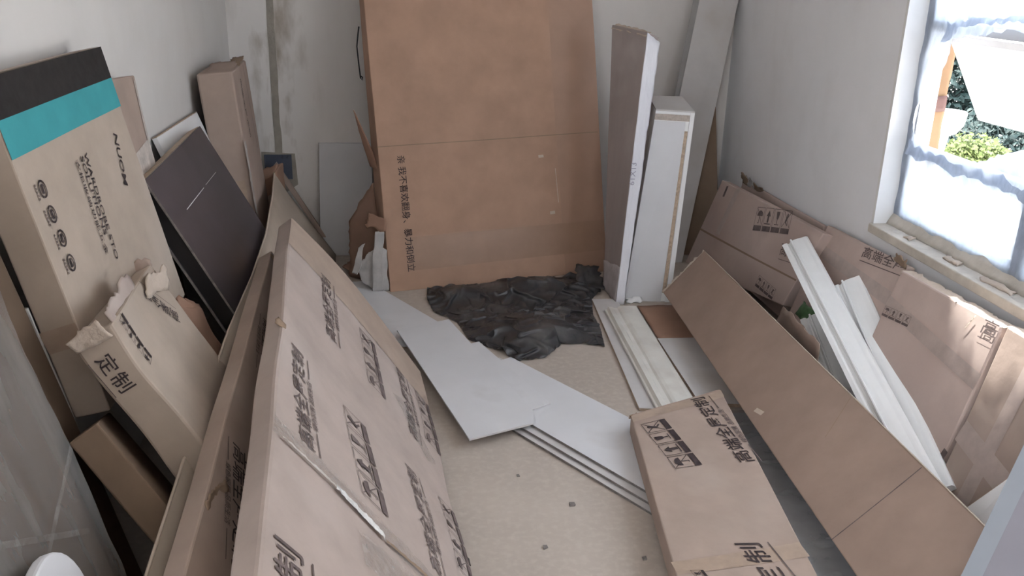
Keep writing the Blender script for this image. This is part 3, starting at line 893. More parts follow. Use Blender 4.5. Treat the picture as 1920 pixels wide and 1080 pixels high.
BOX['torn_carton'] = carton('torn_carton', 'torn_carton', 'thin carton with a torn dark end between the symbol carton and the right wall', KRAFT_DUST, amp=0.004, seed=11, nu=24, nv=12)
BOX['middle_carton'] = carton('middle_carton', 'middle_carton', 'carton under the far window corner with a line of printed characters along its top', KRAFT_DUST, amp=0.006, seed=12, nu=20, nv=16)
BOX['large_wall_carton'] = carton('sill_carton', 'large_wall_carton', 'wide carton leaning below the window sill with a sunlit torn top edge', KRAFT_DUST, amp=0.007, seed=13, group='cartons leaning below the window sill', nu=24, nv=20, bev=0.006)
BOX['taped_wall_carton'] = carton('sill_carton', 'taped_wall_carton', 'carton with crossing tape strips leaning below the window, nearest the camera', KRAFT_MID, amp=0.005, seed=14, group='cartons leaning below the window sill', nu=20, nv=20, bev=0.006)
BOX['long_carton'] = carton('long_carton', 'long_carton', 'long plain brown carton lying diagonally across the mouldings at the right', KRAFT_OLIVE, amp=0.003, freq=1.6, seed=15, nu=50, nv=10)
BOX['floor_carton'] = carton('floor_carton', 'floor_carton', 'printed carton lying flat on the floor at front, on the stacked white boards', KRAFT_MID, amp=0.004, seed=16, nu=16, nv=30)
BOX['brown_leaning_carton'] = carton('leaning_carton', 'brown_leaning_carton', 'brown flat carton with shade in its colour leaning on the left wall behind the film wrapped one', KRAFT_SHADOWED, amp=0.004, seed=17, nu=14, nv=20)
BOX['film_wrapped_carton'] = carton('film_wrapped_carton', 'film_wrapped_carton', 'flat carton wrapped in shiny clear film at the left edge of the picture', KRAFT_SHADOWED, amp=0.004, seed=18, nu=14, nv=20)

# ------------------------------------------------------------------ printing on the cartons
def put_text(h, f, A, B, s, m, sy=1.0, bold=0.0, name='printed_text', dx=0.0, dy=0.0, w=None, parent=None):
    L_ = w if w else h.length(f, A, B)
    if len(s) == 2:                                                 # two big characters: one object each
        out = [h.print2d(name, f, A, B, *scaled(text2d(c, bold), L_ * 0.46, L_ * 0.46 * sy, dx + q * L_ * 0.53, dy), m, parent or h.root) for q, c in enumerate(s)]
        return out[0]
    d = text2d(s, bold)
    v, fc = scaled(d, L_, L_ * sy, dx, dy)
    return h.print2d(name, f, A, B, v, fc, m, parent or h.root)
def put_title(h, f, A, B, s, m, m2, sy=1.0):
    """big characters over a rule, a small line of characters and another rule"""
    L_ = h.length(f, A, B)
    title = put_text(h, f, A, B, s, m, bold=0.006, sy=sy)
    ch = L_ / max(len(s), 1)
    y = -0.30 * ch * sy
    runs = ((0.0, 0.22), (0.78, 1.0)) if len(s) >= 6 else ((0.0, 1.0),)
    for r0, r1 in runs:
        r = Shape2D()
        r.line(r0 * L_, y, r1 * L_, y, 0.045 * ch)
        h.print2d('printed_rule', f, A, B, r.v, r.f, m2, title)
    if len(s) >= 6:
        put_text(h, f, A, B, '绿色家居 品质生活', m2, name='printed_small_text', dx=0.25 * L_, dy=-0.46 * ch * sy, w=0.50 * L_, bold=0.015, sy=sy, parent=title)
def put_symbols(h, f, A, B, m, kinds=('umbrella', 'arrow', 'glass', 'step'), sy=1.0):
    L_ = h.length(f, A, B)
    s = L_ / len(kinds)
    for k, kd in enumerate(kinds):
        v, fc = symbol(kd)
        h.print2d('handling_symbol', f, A, B, [(x * s + k * s, y * s * sy) for x, y in v], fc, m, h.root)

SQUASH = {'large_flat_carton': 0.72, 'narrow_carton': 0.85, 'middle_carton': 0.62, 'large_wall_carton': 0.7, 'floor_carton': 0.85, 'torn_carton': 0.6}
BOX['big_carton'].lift = 0.0024
for (nm, f, kd, s, A, B) in PRINTS:
    h = BOX[nm]
    faded = nm in ('large_flat_carton', 'symbol_carton', 'middle_carton', 'large_wall_carton', 'torn_carton', 'taped_wall_carton')
    ink = INK_FADED if faded else INK
    if kd == 'T':
        put_title(h, f, A, B, s, ink, INK_FADED, SQUASH.get(nm, 1.0))
    elif kd == 'I':
        put_symbols(h, f, A, B, ink, sy=SQUASH.get(nm, 1.0))
    elif kd == 'L':
        put_text(h, f, A, B, s, INK, sy={'NUOM': 0.8, 'WARDROBE STO': 0.85, 'SOLUTIONS': 0.85, '衣柜收纳功能五金': 0.8}.get(s, 1.0), bold=0.010 if s.isascii() else 0.004)
    elif kd == 'C':
        sh = Shape2D()
        r_ = 0.019
        sh.ring(0, 0, r_, 0.004)
        sh.ring(0, 0, r_ * 0.55, 0.003)
        sh.rect(-0.008, -0.003, 0.008, 0.003)
        h.print2d('round_symbol', f, A, B, sh.v, sh.f, INK, h.root)
        sh = Shape2D()
        for q in range(5):
            sh.rect(-0.016 + q * 0.007, -0.032, -0.011 + q * 0.007, -0.026)
        h.print2d('printed_small_text', f, A, B, sh.v, sh.f, INK_FADED, h.root)

# bands on the wardrobe box
h = BOX['wardrobe_box']
h.patch('black_band', 'k1', 0.0, 0.942, 1.0, 0.942, 0.082, BLACKPRINT, h.root, 0.0012, 24)
h.patch('black_band', 'j1', 0.0, 0.5, 1.0, 0.5, 0.07, KRAFT, h.root, 0.0012, 24)
h.patch('teal_band', 'k1', 0.0, 0.832, 1.0, 0.832, 0.076, TEAL, h.root, 0.0013, 24)
h.patch('tape', 'i0', 0.0, 0.25, 1.0, 0.26, 0.05, TAPE, h.root, 0.0012, 6)

# ---- tall carton: seam, tape at its foot, scuffs, torn side
h = BOX['big_carton']
h.patch('fold_line', 'k1', 0.0, 0.335, 0.995, 0.355, 0.004, KRAFT_BROWN, h.root, 0.0010, 30)
h.patch('tape', 'k1', 0.09, 0.085, 1.0, 0.095, 0.16, mat('brown_tape', (0.375, 0.235, 0.165), rough=0.35, var=0.08, scale=8, spec=0.4), h.root, 0.0012, 30)
h.patch('wrap_strip', 'k1', 0.9, 0.0, 0.9, 1.0, 0.23, mat('shaded_wrap_side', (0.42, 0.265, 0.192), rough=0.4, var=0.06, scale=8), h.root, 0.0009, 30)  # wrapped right part, its tone also carrying the shade of the bulge
for a, b, w_ in ((0.755, 0.16, 0.016), (0.72, 0.30, 0.014)):
    h.patch('scuff', 'k1', a - 0.012, b, a + 0.012, b + 0.001, w_, TORN, h.root, 0.002, 6, 0.002)
h.patch('scratch', 'k1', 0.783, 0.27, 0.787, 0.185, 0.003, TORN, h.root, 0.002, 8)
sheet('torn_flap', [(-0.292, 4.30, 0.02), (-0.11, 4.24, 0.0), (-0.285, 4.31, 0.30), (-0.16, 4.29, 0.52)], board_mat('kraft_dark_brown', (0.22, 0.135, 0.10)), h.root, nu=12, nv=16, jag=(0.0, 0, 0.012, 0.012), amp=0.004, seed=21)  # first flap in dark brown torn board
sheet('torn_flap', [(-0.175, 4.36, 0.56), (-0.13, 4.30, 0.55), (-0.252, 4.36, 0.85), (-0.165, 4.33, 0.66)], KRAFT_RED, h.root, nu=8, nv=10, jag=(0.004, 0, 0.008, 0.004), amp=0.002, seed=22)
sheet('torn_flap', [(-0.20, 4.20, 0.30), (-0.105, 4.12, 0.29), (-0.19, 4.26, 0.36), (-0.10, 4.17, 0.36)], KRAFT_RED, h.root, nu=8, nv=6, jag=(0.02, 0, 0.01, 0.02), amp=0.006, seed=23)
sheet('floor_flap', [(-0.335, 4.42, 0.03), (-0.15, 4.20, 0.012), (-0.30, 4.55, 0.025), (-0.10, 4.33, 0.03)], KRAFT_RED, h.root, nu=10, nv=8, jag=(0.01, 0.01, 0.02, 0.02), amp=0.004, seed=24)
wire = tag(tube('wire', [(-0.207, 4.40, 1.21), (-0.214, 4.40, 1.16), (-0.219, 4.40, 1.12), (-0.214, 4.40, 1.05), (-0.207, 4.40, 0.975), (-0.200, 4.40, 0.965), (-0.198, 4.40, 0.978), (-0.205, 4.40, 0.985)], 0.0035, BLACKIN),
           'short black wire hooked at the left edge of the tall tan carton', 'wire')

# crumpled foam wrap poking out under the tall carton
fw = thing('foam_wrap', 'crumpled pale grey packing foam poking out at the left foot of the tall carton', 'packing foam', (-0.18, 4.13, 0))
for k, (cs, sd) in enumerate([
        ([(-0.175, 4.11, 0.006), (-0.125, 4.10, 0.006), (-0.150, 4.12, 0.30), (-0.105, 4.12, 0.30)], 31),
        ([(-0.215, 4.14, 0.04), (-0.155, 4.12, 0.01), (-0.250, 4.15, 0.13), (-0.16, 4.13, 0.22)], 32),
        ([(-0.265, 4.14, 0.09), (-0.235, 4.13, 0.08), (-0.235, 4.14, 0.21), (-0.20, 4.13, 0.24)], 33),
        ([(-0.125, 4.12, 0.006), (-0.09, 4.13, 0.01), (-0.12, 4.12, 0.22), (-0.10, 4.13, 0.20)], 34)]):
    sheet('fold', cs, FOAM, fw, nu=12, nv=20, jag=(0.002, 0.001, 0.004, 0.001), amp=0.012, freq=10, thick=0.004, seed=sd)

# ---- largest flat carton: crossing tape and worn corners
h = BOX['large_flat_carton']
h.patch('tape', 'k1', 0.262, 1.0, 0.255, 0.25, 0.07, TAPEFILM, h.root, 0.003, 60, 0.004, 5)
h.patch('tape_crease', 'k1', 0.247, 0.97, 0.250, 0.76, 0.007, TAPE_PALE, h.root, 0.006, 20, 0.004, 3)  # pale strip paints the highlight along the tape crease
h.patch('tape_crease', 'k1', 0.250, 0.76, 0.245, 0.56, 0.020, mat('crease_highlight', (0.80, 0.78, 0.76), rough=0.2, var=0.2, scale=40, bump=0.5, bscale=50, spec=0.6), h.root, 0.006, 20, 0.006, 3)  # brighter stretch of the painted crease highlight
h.patch('tape_crease', 'k1', 0.243, 0.55, 0.258, 0.33, 0.010, KRAFT_BROWN, h.root, 0.004, 20, 0.004, 3)
h.patch('tape', 'k1', 0.19, 0.66, 0.205, 0.40, 0.10, TAPEFILM, h.root, 0.004, 24, 0.004, 4)
h.patch('end_band', 'k1', 0.925, 0.0, 0.925, 1.0, 0.29, board_mat('kraft_end_band', (0.44, 0.345, 0.285)), h.root, 0.0012, 24, 0, 4)  # tanner band along the far end
h.patch('tape', 'k1', 0.62, 0.10, 0.72, 0.30, 0.06, TAPEFILM, h.root, 0.003, 20, 0.003, 4)
sheet('torn_nick', [h.face('k1', 0.415, -0.005), h.face('k1', 0.43, -0.005), h.face('k1', 0.417, 0.018), h.face('k1', 0.428, 0.022)], BLACKIN, h.root, 4, 3, (0, 0, 0.004, 0), 0.001, thick=0.002)
sheet('torn_nick', [h.face('k1', 0.505, 0.985), h.face('k1', 0.52, 0.985), h.face('k1', 0.50, 1.0) + V(-0.02, 0, 0.012), h.face('k1', 0.525, 1.0) + V(-0.015, 0, 0.012)], KRAFT_BROWN, h.root, 4, 4, (0, 0.004, 0.006, 0.004), 0.003, thick=0.003)

h = BOX['narrow_carton']
sheet('torn_flap', [h.face('k1', 0.965, 0.97), h.face('k1', 1.0, 0.90), h.face('k1', 0.97, 1.0) + V(0, 0, 0.006), h.face('k1', 1.005, 1.0) + V(0.03, 0, 0.012)], KRAFT_BROWN, h.root, 6, 6, (0, 0.01, 0.012, 0), 0.004, thick=0.004)
sheet('ragged_tear', [h.face('k1', 0.195, 0.995) + V(0, 0, -0.012), h.face('k1', 0.255, 0.92), h.face('k1', 0.20, 1.0) + V(0, 0, 0.012), h.face('k1', 0.262, 0.945) + V(0, 0, 0.008)], KRAFT_BROWN, h.root, 12, 4, (0.006, 0, 0.008, 0), 0.006, freq=20, thick=0.004)

# ---- crushed carton against the teal box: ripped end flaps
h = BOX['damaged_carton']
P_ = h.P
sheet('torn_flap', [P_(-0.01, 0.97, 0.0), P_(-0.01, 0.975, 0.9), P_(-0.02, 1.02, 0.05) + V(0, -0.012, 0), P_(-0.02, 1.03, 0.9) + V(0, -0.012, 0)], TORN, h.root, 12, 6, (0, 0.002, 0.005, 0.002), 0.008, freq=20, seed=41)
sheet('torn_flap', [P_(0.02, 0.985, 1), P_(0.62, 0.985, 1), P_(0.05, 1.035, 0.9), P_(0.62, 1.05, 0.95)], KRAFT, h.root, 18, 6, (0, 0.002, 0.007, 0.002), 0.008, freq=14, seed=42)
sheet('torn_flap', [P_(0.62, 0.95, 1.02), P_(1.0, 0.90, 1.02), P_(0.72, 1.02, 1.0) + V(0.02, 0.01, 0.0), P_(1.03, 0.985, 1.05) + V(0.025, 0.01, 0)], TORN, h.root, 12, 6, (0, 0.01, 0.018, 0.006), 0.009, freq=20, seed=43)
sheet('torn_flap', [P_(1.0, 0.97, 0), P_(1.0, 0.97, 1), P_(1.02, 1.03, 0.1), P_(1.03, 1.03, 1.05)], KRAFT_MID, h.root, 8, 6, (0, 0.006, 0.014, 0.006), 0.007, freq=20, seed=44)

# reddish crushed carton tucked behind it
cc = thing('crushed_carton', 'small reddish crushed carton tucked between the crushed carton and the dark panel', 'carton', (-0.55, 2.4, 0.2))
hx = Hexa([(-0.50, 2.30, 0.10), (-0.50, 2.52, 0.10), (-0.665, 2.28, 0.61), (-0.665, 2.50, 0.56), (-0.42, 2.30, 0.14), (-0.42, 2.52, 0.14), (-0.60, 2.28, 0.635), (-0.59, 2.51, 0.545)], 0.014, 8, 45)
hx.root = cc
hx.mesh('body', KRAFT_RED, cc, 10, 20, 3, 0.006)
put_text(hx, 'k1', (0.25, 0.62), (0.25, 0.40), '定制', INK_FADED)
hx.patch('tape', 'k1', 0.0, 0.60, 1.0, 0.62, 0.05, TAPE, cc, 0.002, 12, 0.003)
sheet('torn_flap', [hx.P(0, 0.97, 1), hx.P(1, 0.97, 1), hx.P(0.1, 1.08, 0.8), hx.P(1.0, 1.07, 0.9)], KRAFT_RED, cc, 10, 5, (0, 0.01, 0.03, 0.01), 0.012, freq=18, seed=46)

h = BOX['taped_carton']
h.patch('tape', 'k1', 0.35, 0.62, 1.0, 0.66, 0.13, TAPE_PALE, h.root, 0.0015, 10)
h.patch('tape', 'k1', 0.93, 0.98, 0.93, 0.3, 0.012, TAPE_PALE, h.root, 0.0018, 16)

h = BOX['corner_carton']
h.patch('tape', 'i1', 0.02, 0.72, 0.02, 0.30, 0.06, TAPE_PALE, h.root, 0.002, 16, 0.003)
h.patch('tape', 'k1', 0.5, 0.35, 0.5, 0.56, 0.10, TAPE, h.root, 0.002, 10, 0.002)
h.patch('fold_line', 'i1', 0.72, 0.99, 0.80, 0.62, 0.006, INK_FADED, h.root, 0.002, 16)
sheet('torn_flap', [h.P(0.1, 0.985, 0.95), h.P(0.95, 0.97, 0.98), h.P(0.2, 1.02, 0.55), h.P(0.98, 1.025, 0.55)], KRAFT_MID, h.root, 10, 8, (0.01, 0.01, 0.02, 0.01), 0.012, freq=12, seed=47)
sheet('torn_flap', [h.P(0.55, 1.0, 0.5), h.P(1.0, 1.0, 0.5), h.P(0.6, 1.015, 0.03), h.P(1.0, 1.02, 0.02)], KRAFT_BROWN, h.root, 8, 8, (0.01, 0.0, 0.01, 0.01), 0.006, freq=12, seed=48)

bc = thing('bundled_carton', 'small crumpled brown carton at the foot of the back wall below the socket box', 'carton', (-0.70, 4.52, 0))
hx = Hexa([(-0.77, 4.60, 0.0), (-0.60, 4.62, 0.0), (-0.78, 4.60, 0.47), (-0.62, 4.62, 0.53), (-0.76, 4.44, 0.0), (-0.58, 4.46, 0.0), (-0.765, 4.43, 0.44), (-0.635, 4.45, 0.515)], 0.018, 9, 49)
hx.root = bc
hx.mesh('body', KRAFT_RED, bc, 10, 20, 8, 0.008)
hx.patch('tape', 'k1', 0.1, 0.75, 0.9, 0.78, 0.05, TAPE, bc, 0.002, 10, 0.003)
sheet('torn_flap', [hx.P(0, 0.98, 1), hx.P(1, 0.98, 1), hx.P(0.1, 1.06, 0.5), hx.P(1, 1.05, 0.6)], KRAFT_RED, bc, 8, 5, (0, 0.01, 0.02, 0.01), 0.01, freq=18, seed=50)

# ---- right hand cartons
h = BOX['symbol_carton']
h.patch('fold_line', 'k1', 0.0, 0.42, 1.0, 0.36, 0.010, KRAFT_BROWN, h.root, 0.0012, 20)
h.patch('tape', 'k1', 0.20, 1.0, 0.20, 0.45, 0.05, TAPE_DUST, h.root, 0.0012, 16)
h.patch('print_bar', 'k1', 0.085, 0.97, 0.09, 0.85, 0.02, INK_FADED, h.root, 0.0012, 6)
h = BOX['torn_carton']
for k, (a0, a1, up) in enumerate(((0.0, 0.10, 0.06), (0.08, 0.2, 0.05), (0.17, 0.30, 0.035))):
    sheet('torn_flap', [h.P(a0, 0.97, 1), h.P(a1, 0.97, 1), h.P(a0 + 0.01, 1.0, 1) + V(-0.02, 0, up), h.P(a1, 1.0, 1) + V(-0.015, 0, up * 0.6)], KRAFT_BROWN if k != 1 else FOAM, h.root, 8, 6, (0, 0.02, 0.03, 0.02), 0.014, freq=20, seed=60 + k)
h = BOX['middle_carton']
h.patch('tape', 'k1', 0.0, 0.80, 1.0, 0.74, 0.05, TAPE_DUST, h.root, 0.0012, 14)
sheet('torn_flap', [h.P(0.85, 0.99, 1), h.P(1.0, 0.97, 1), h.P(0.88, 1.0, 1) + V(-0.01, 0, 0.03), h.P(1.02, 1.0, 1) + V(-0.02, 0, 0.03)], KRAFT_BROWN, h.root, 6, 5, (0, 0.01, 0.015, 0.01), 0.006, seed=63)
h = BOX['large_wall_carton']
sheet('torn_top_edge', [h.P(-0.01, 0.985, 1.03), h.P(1.0, 0.985, 1.03), h.P(-0.01, 1.02, 0.0), h.P(1.0, 1.02, 0.0)], TORN, h.root, 40, 6, (0.012, 0, 0.01, 0), 0.008, freq=16, seed=64)
h.patch('tape', 'k1', 0.0, 0.80, 1.0, 0.70, 0.05, TAPE_DUST, h.root, 0.0012, 18)
h.patch('peeling_tape', 'k1', 0.80, 0.985, 0.76, 0.90, 0.006, TORN, h.root, 0.004, 8)
h.patch('print_bar', 'k1', 0.97, 0.20, 1.0, 0.33, 0.02, INK_FADED, h.root, 0.0012, 6)
h = BOX['taped_wall_carton']
sheet('torn_top_edge', [h.P(-0.01, 0.985, 1.03), h.P(1.0, 0.985, 1.03), h.P(-0.01, 1.02, 0.0), h.P(1.0, 1.02, 0.0)], TORN, h.root, 30, 6, (0.01, 0, 0.01, 0), 0.006, freq=16, seed=65)
h.patch('tape', 'k1', 0.0, 0.46, 0.6, 0.36, 0.07, TAPE_DUST, h.root, 0.0012, 14)
h.patch('tape', 'k1', 0.27, 1.0, 0.20, 0.0, 0.05, TAPE_DUST, h.root, 0.0016, 20)

# ---- long carton: raw cut end and seams
h = BOX['long_carton']
sheet('torn_end', [h.P(-0.006, 0.0, 0.9), h.P(-0.006, 1.0, 0.9), h.P(-0.010, 0.0, 1.02), h.P(-0.012, 1.0, 1.02)], TORN, h.root, 20, 3, (0.0, 0, 0.012, 0), 0.004, freq=24, seed=66)
h.patch('seam', 'k1', 0.975 - 0.10, 0.0, 0.975 - 0.14, 0.98, 0.003, INK_FADED, h.root, 0.001, 10)
h.patch('seam', 'k1', 0.70, 0.52, 0.655, 0.98, 0.002, KRAFT_BROWN, h.root, 0.001, 8)
h.patch('scuff', 'k1', 0.555, 0.12, 0.575, 0.16, 0.018, TORN, h.root, 0.0012, 6)
hh = h
sheet('raw_edge', [h.P(0, 1.0, 1.01), h.P(1, 1.0, 1.01), h.P(0, 1.004, 0.90), h.P(1, 1.004, 0.90)], TORN, h.root, 60, 1, (0, 0, 0, 0), 0.0008, freq=30, thick=0.002, seed=67)

# ---- floor carton: tape over the ends
h = BOX['floor_carton']
h.patch('tape', 'k1', 0.0, 0.965, 1.0, 0.965, 0.05, TAPE, h.root, 0.0012, 14)
h.patch('tape', 'k1', 0.0, 0.14, 1.0, 0.20, 0.06, TAPE, h.root, 0.0012, 14)
sheet('torn_corner', [h.P(-0.02, 0.99, 1), h.P(0.06, 1.0, 1), h.P(-0.03, 1.01, 0.7), h.P(0.06, 1.015, 0.8)], KRAFT_BROWN, h.root, 6, 4, (0, 0, 0.006, 0.01), 0.006, freq=30, seed=68)

# ---- film wrap on the carton at the left edge
h = BOX['film_wrapped_carton']
sheet('clear_film', [h.P(-0.02, -0.0, 1.25), h.P(1.03, -0.0, 1.25), h.P(-0.02, 1.0, 1.25), h.P(1.03, 1.0, 1.25)], FILM, h.root, 40, 50, (0, 0.004, 0, 0), 0.006, freq=5, thick=0, seed=71)
h.patch('film_crease', 'k1', 0.1, 0.45, 1.0, 0.62, 0.012, TAPEFILM, h.root, 0.02, 20, 0.006)
h.patch('film_crease', 'k1', 0.3, 0.70, 0.9, 0.50, 0.010, TAPEFILM, h.root, 0.02, 20, 0.006)
nrm = h.normal()
def rounded(a0, a1, b0, b1, r, n=8):
    pts = []
    for (cx, cy, s) in ((a1 - r, b1 - r, 0), (a0 + r, b1 - r, 90), (a0 + r, b0 + r, 180), (a1 - r, b0 + r, 270)):
        for k in range(n + 1):
            t = math.radians(s + 90 * k / n)
            pts.append((cx + r * math.cos(t), cy + r * math.sin(t)))
    return pts
fp = thing('foam_board', 'white round cornered foam board at the lower left corner of the picture', 'foam board', h.face('k1', 0.4, 0.3))
e1 = (h.c[5] - h.c[4]).normalized(); e2 = (h.c[6] - h.c[4]).normalized()
o_ = h.c[4] + nrm * 0.05
pts = rounded(0.0, 0.40, 0.25, 0.655, 0.10)
n_ = len(pts)
vv = [o_ + e1 * a + e2 * b for a, b in pts] + [o_ + e1 * a + e2 * b + nrm * 0.02 for a, b in pts]
bevel(pyd('slab', vv, [tuple(range(n_ - 1, -1, -1)), tuple(range(n_, 2 * n_))] + [(k, (k + 1) % n_, n_ + (k + 1) % n_, n_ + k) for k in range(n_)], WHITE, fp), 0.005)
pts = rounded(0.06, 0.30, 0.30, 0.55, 0.06)
vv = [o_ + e1 * a + e2 * b + nrm * 0.0205 for a, b in pts]
pyd('pressed_panel', vv, [tuple(range(n_))], WHITE_DUSTY, fp)

# white board edge behind the wardrobe box
wb = thing('edge_board', 'thin brown board with a white edge standing below the teal banded box', 'board', (-0.62, 1.806, 0))
hexmesh('panel', [(-0.66, 1.803, 0.0), (-0.592, 1.803, 0.0), (-0.84, 1.803, 0.82), (-0.772, 1.803, 0.82), (-0.66, 1.809, 0.0), (-0.592, 1.809, 0.0), (-0.84, 1.809, 0.82), (-0.772, 1.809, 0.82)], KRAFT_BROWN, wb, 0)
hexmesh('white_edge', [(-0.592, 1.803, 0.0), (-0.588, 1.803, 0.0), (-0.772, 1.803, 0.82), (-0.768, 1.803, 0.82), (-0.592, 1.809, 0.0), (-0.588, 1.809, 0.0), (-0.772, 1.809, 0.82), (-0.768, 1.809, 0.82)], WHITE_DUSTY, wb, 0)

# ------------------------------------------------------------------ boards and panels
# thin hardboard bent along its length
tb = thing('hardboard_sheet', 'long thin bent hardboard sheet leaning between the dark panel and the printed cartons', 'hardboard', (-0.3, 2.8, 0))
TOP = [(-0.675, 4.60, 0.47), (-0.645, 4.46, 0.505), (-0.60, 4.05, 0.495), (-0.568, 3.72, 0.50), (-0.538, 3.40, 0.505), (-0.512, 2.90, 0.51), (-0.505, 2.42, 0.51), (-0.49, 2.1, 0.51), (-0.475, 1.77, 0.51), (-0.45, 1.34, 0.51), (-0.435, 1.1, 0.51)]
BOT = [(-0.385, 4.70, 0.004), (-0.375, 4.52, 0.004), (-0.35, 4.1, 0.004), (-0.335, 3.75, 0.004), (-0.325, 3.4, 0.004), (-0.305, 2.9, 0.004), (-0.285, 2.42, 0.004), (-0.27, 2.1, 0.004), (-0.255, 1.77, 0.004), (-0.23, 1.34, 0.004), (-0.215, 1.1, 0.004)]
def lerp_list(Lst, t):
    x = t * (len(Lst) - 1)
    k = min(int(x), len(Lst) - 2)
    return Vector(Lst[k]).lerp(Vector(Lst[k + 1]), x - k)
N, M = 60, 8
vv = [lerp_list(TOP, 1 - a / N).lerp(lerp_list(BOT, 1 - a / N), 1 - b / M) for b in range(M + 1) for a in range(N + 1)]
ff = [(b * (N + 1) + a, b * (N + 1) + a + 1, (b + 1) * (N + 1) + a + 1, (b + 1) * (N + 1) + a) for b in range(M) for a in range(N)]
o = pyd('sheet', vv, ff, THIN, tb, True)
solidify(o, 0.005)
far = [(Vector(TOP[0]).lerp(Vector(BOT[0]), t)) for t in (0, 0.25, 0.5, 0.75, 1)]
tube('raw_edge', [lerp_list(TOP, t / 60) + V(0, 0, 0.001) for t in range(61)], 0.0035, TORN, tb, 5)
es = thing('edge_strip', 'narrow brown board standing against the far end of the bent hardboard sheet', 'board', (-0.45, 4.72, 0))
c_ = [V(-0.685, 4.735, 0.485), V(-0.668, 4.74, 0.505), V(-0.398, 4.735, 0.0), V(-0.372, 4.735, 0.0)]
hexmesh('strip', [c_[2], c_[3], c_[0], c_[1]] + [q + V(0, -0.022, 0) for q in (c_[2], c_[3], c_[0], c_[1])], KRAFT_MID, es, 0.002)

# dark laminate panel: two skins with a black recessed edge between pale edge strips
dk = Hexa(GEO['dark_panel'], 0.0)
dt = thing('dark_panel', 'dark brown laminate cabinet door panel leaning on the left wall with a long scratch', 'panel', (-0.45, 3.05, 0.1))
def sub(h, i0, i1, j0, j1, k0, k1):
    return [h.flat(i, j, k) for k in (k0, k1) for j in (j0, j1) for i in (i0, i1)]
hexmesh('front_skin', sub(dk, 0, 1, 0, 1, 0.88, 1), DARKWOOD, dt, 0.0015)
hexmesh('back_skin', sub(dk, 0, 1, 0, 1, 0, 0.10), DARKWOOD, dt, 0.0015)
hexmesh('black_core', sub(dk, 0.004, 0.996, 0.004, 0.955, 0.10, 0.88), BLACKIN, dt, 0)
hexmesh('top_edge', sub(dk, -0.001, 1.001, 0.955, 1.002, 0.10, 0.86), CHIP, dt, 0.001)
hexmesh('pale_edge', sub(dk, -0.0025, 0.0, 0, 1.0, 0.90, 1.0), GREYEDGE, dt, 0)
hexmesh('pale_edge', sub(dk, -0.0035, 0.0, 0, 1.0, 0.0, 0.10), GREYEDGE, dt, 0)
dk.root = dt
dk.patch('scratch', 'k1', 0.188, 0.823, 0.517, 0.8175, 0.0022, BRIGHT, dt, 0.0008, 12)
dk.patch('scratch', 'k1', 0.56, 0.818, 0.80, 0.813, 0.0014, BRIGHT, dt, 0.0008, 12)
wp = Hexa(GEO['white_panel_behind'], 0.0)
t = thing('white_panel', 'white board behind the dark laminate panel on the left wall', 'board', wp.flat(0.5, 0, 0.5))
hexmesh('board', wp.c, BRIGHT, t, 0.0015)
hexmesh('edge_band', sub(wp, 0, 1, 1.0, 1.003, 0, 1), CHIP, t, 0)

# white board against the back wall
t = thing('back_wall_panel', 'white board leaning on the back wall left of the tall carton', 'board', (-0.33, 4.70, 0))
hexmesh('board', [(-0.465, 4.712, 0.002), (-0.18, 4.712, 0.002), (-0.452, 4.795, 0.594), (-0.18, 4.795, 0.594), (-0.465, 4.700, 0.0), (-0.18, 4.700, 0.0), (-0.452, 4.783, 0.592), (-0.18, 4.783, 0.592)], WHITE, t, 0.001)
hexmesh('edge_band', [(-0.4665, 4.712, 0.002), (-0.465, 4.712, 0.002), (-0.4535, 4.795, 0.594), (-0.452, 4.795, 0.594), (-0.4665, 4.700, 0.0), (-0.465, 4.700, 0.0), (-0.4535, 4.783, 0.592), (-0.452, 4.783, 0.592)], GREYEDGE, t, 0)

def flat_board(name, label, pts, z0, th, m, cat='board', edge=CHIP, group=None):
    c = Vector((sum(p[0] for p in pts) / len(pts), sum(p[1] for p in pts) / len(pts), z0))
    t = thing(name, label, cat, c, group)
    n = len(pts)
    v = [(x, y, z0 + 0.001) for x, y in pts] + [(x, y, z0 + th) for x, y in pts]
    core = pyd('core', v, [tuple(range(n - 1, -1, -1))] + [(k, (k + 1) % n, n + (k + 1) % n, n + k) for k in range(n)], edge, t)
    v = [(x, y, z0 + th - 0.001) for x, y in pts] + [(x, y, z0 + th + 0.0005) for x, y in pts]
    pyd('white_face', v, [tuple(range(n, 2 * n))] + [(k, (k + 1) % n, n + (k + 1) % n, n + k) for k in range(n)], m, t)
    return t
flat_board('floor_board', 'white board on the floor between the largest flat carton and the tall carton', [(-0.36, 4.23), (-0.33, 3.45), (0.16, 3.42), (0.15, 3.66), (-0.20, 4.26)][::1], 0.0, 0.008, WHITE)
# stack of three boards running under the floor carton
d = Vector((0.551, -0.834)); nn_ = Vector((0.834, 0.551))
def strip(c0, s0, s1, w0, w1):
    c0 = Vector(c0)
    return [tuple(c0 + d * s0 + nn_ * w0), tuple(c0 + d * s1 + nn_ * w0), tuple(c0 + d * s1 + nn_ * w1), tuple(c0 + d * s0 + nn_ * w1)]
c0 = (0.351, 2.693)
flat_board('stacked_board', 'bottom board of the white stack running under the floor carton', strip(c0, -0.50, 0.72, 0.0, 0.34), 0.0, 0.009, WHITE_DUSTY, edge=GREYEDGE, group='white boards stacked on the floor')
flat_board('stacked_board', 'middle board of the white stack running under the floor carton', strip(c0, -0.42, 0.70, 0.022, 0.345), 0.0102, 0.009, WHITE_DUSTY, edge=GREYEDGE, group='white boards stacked on the floor')
flat_board('stacked_board', 'top board of the white stack running under the floor carton', strip(c0, -0.44, 0.68, 0.050, 0.35), 0.0204, 0.009, WHITE, edge=GREYEDGE, group='white boards stacked on the floor')
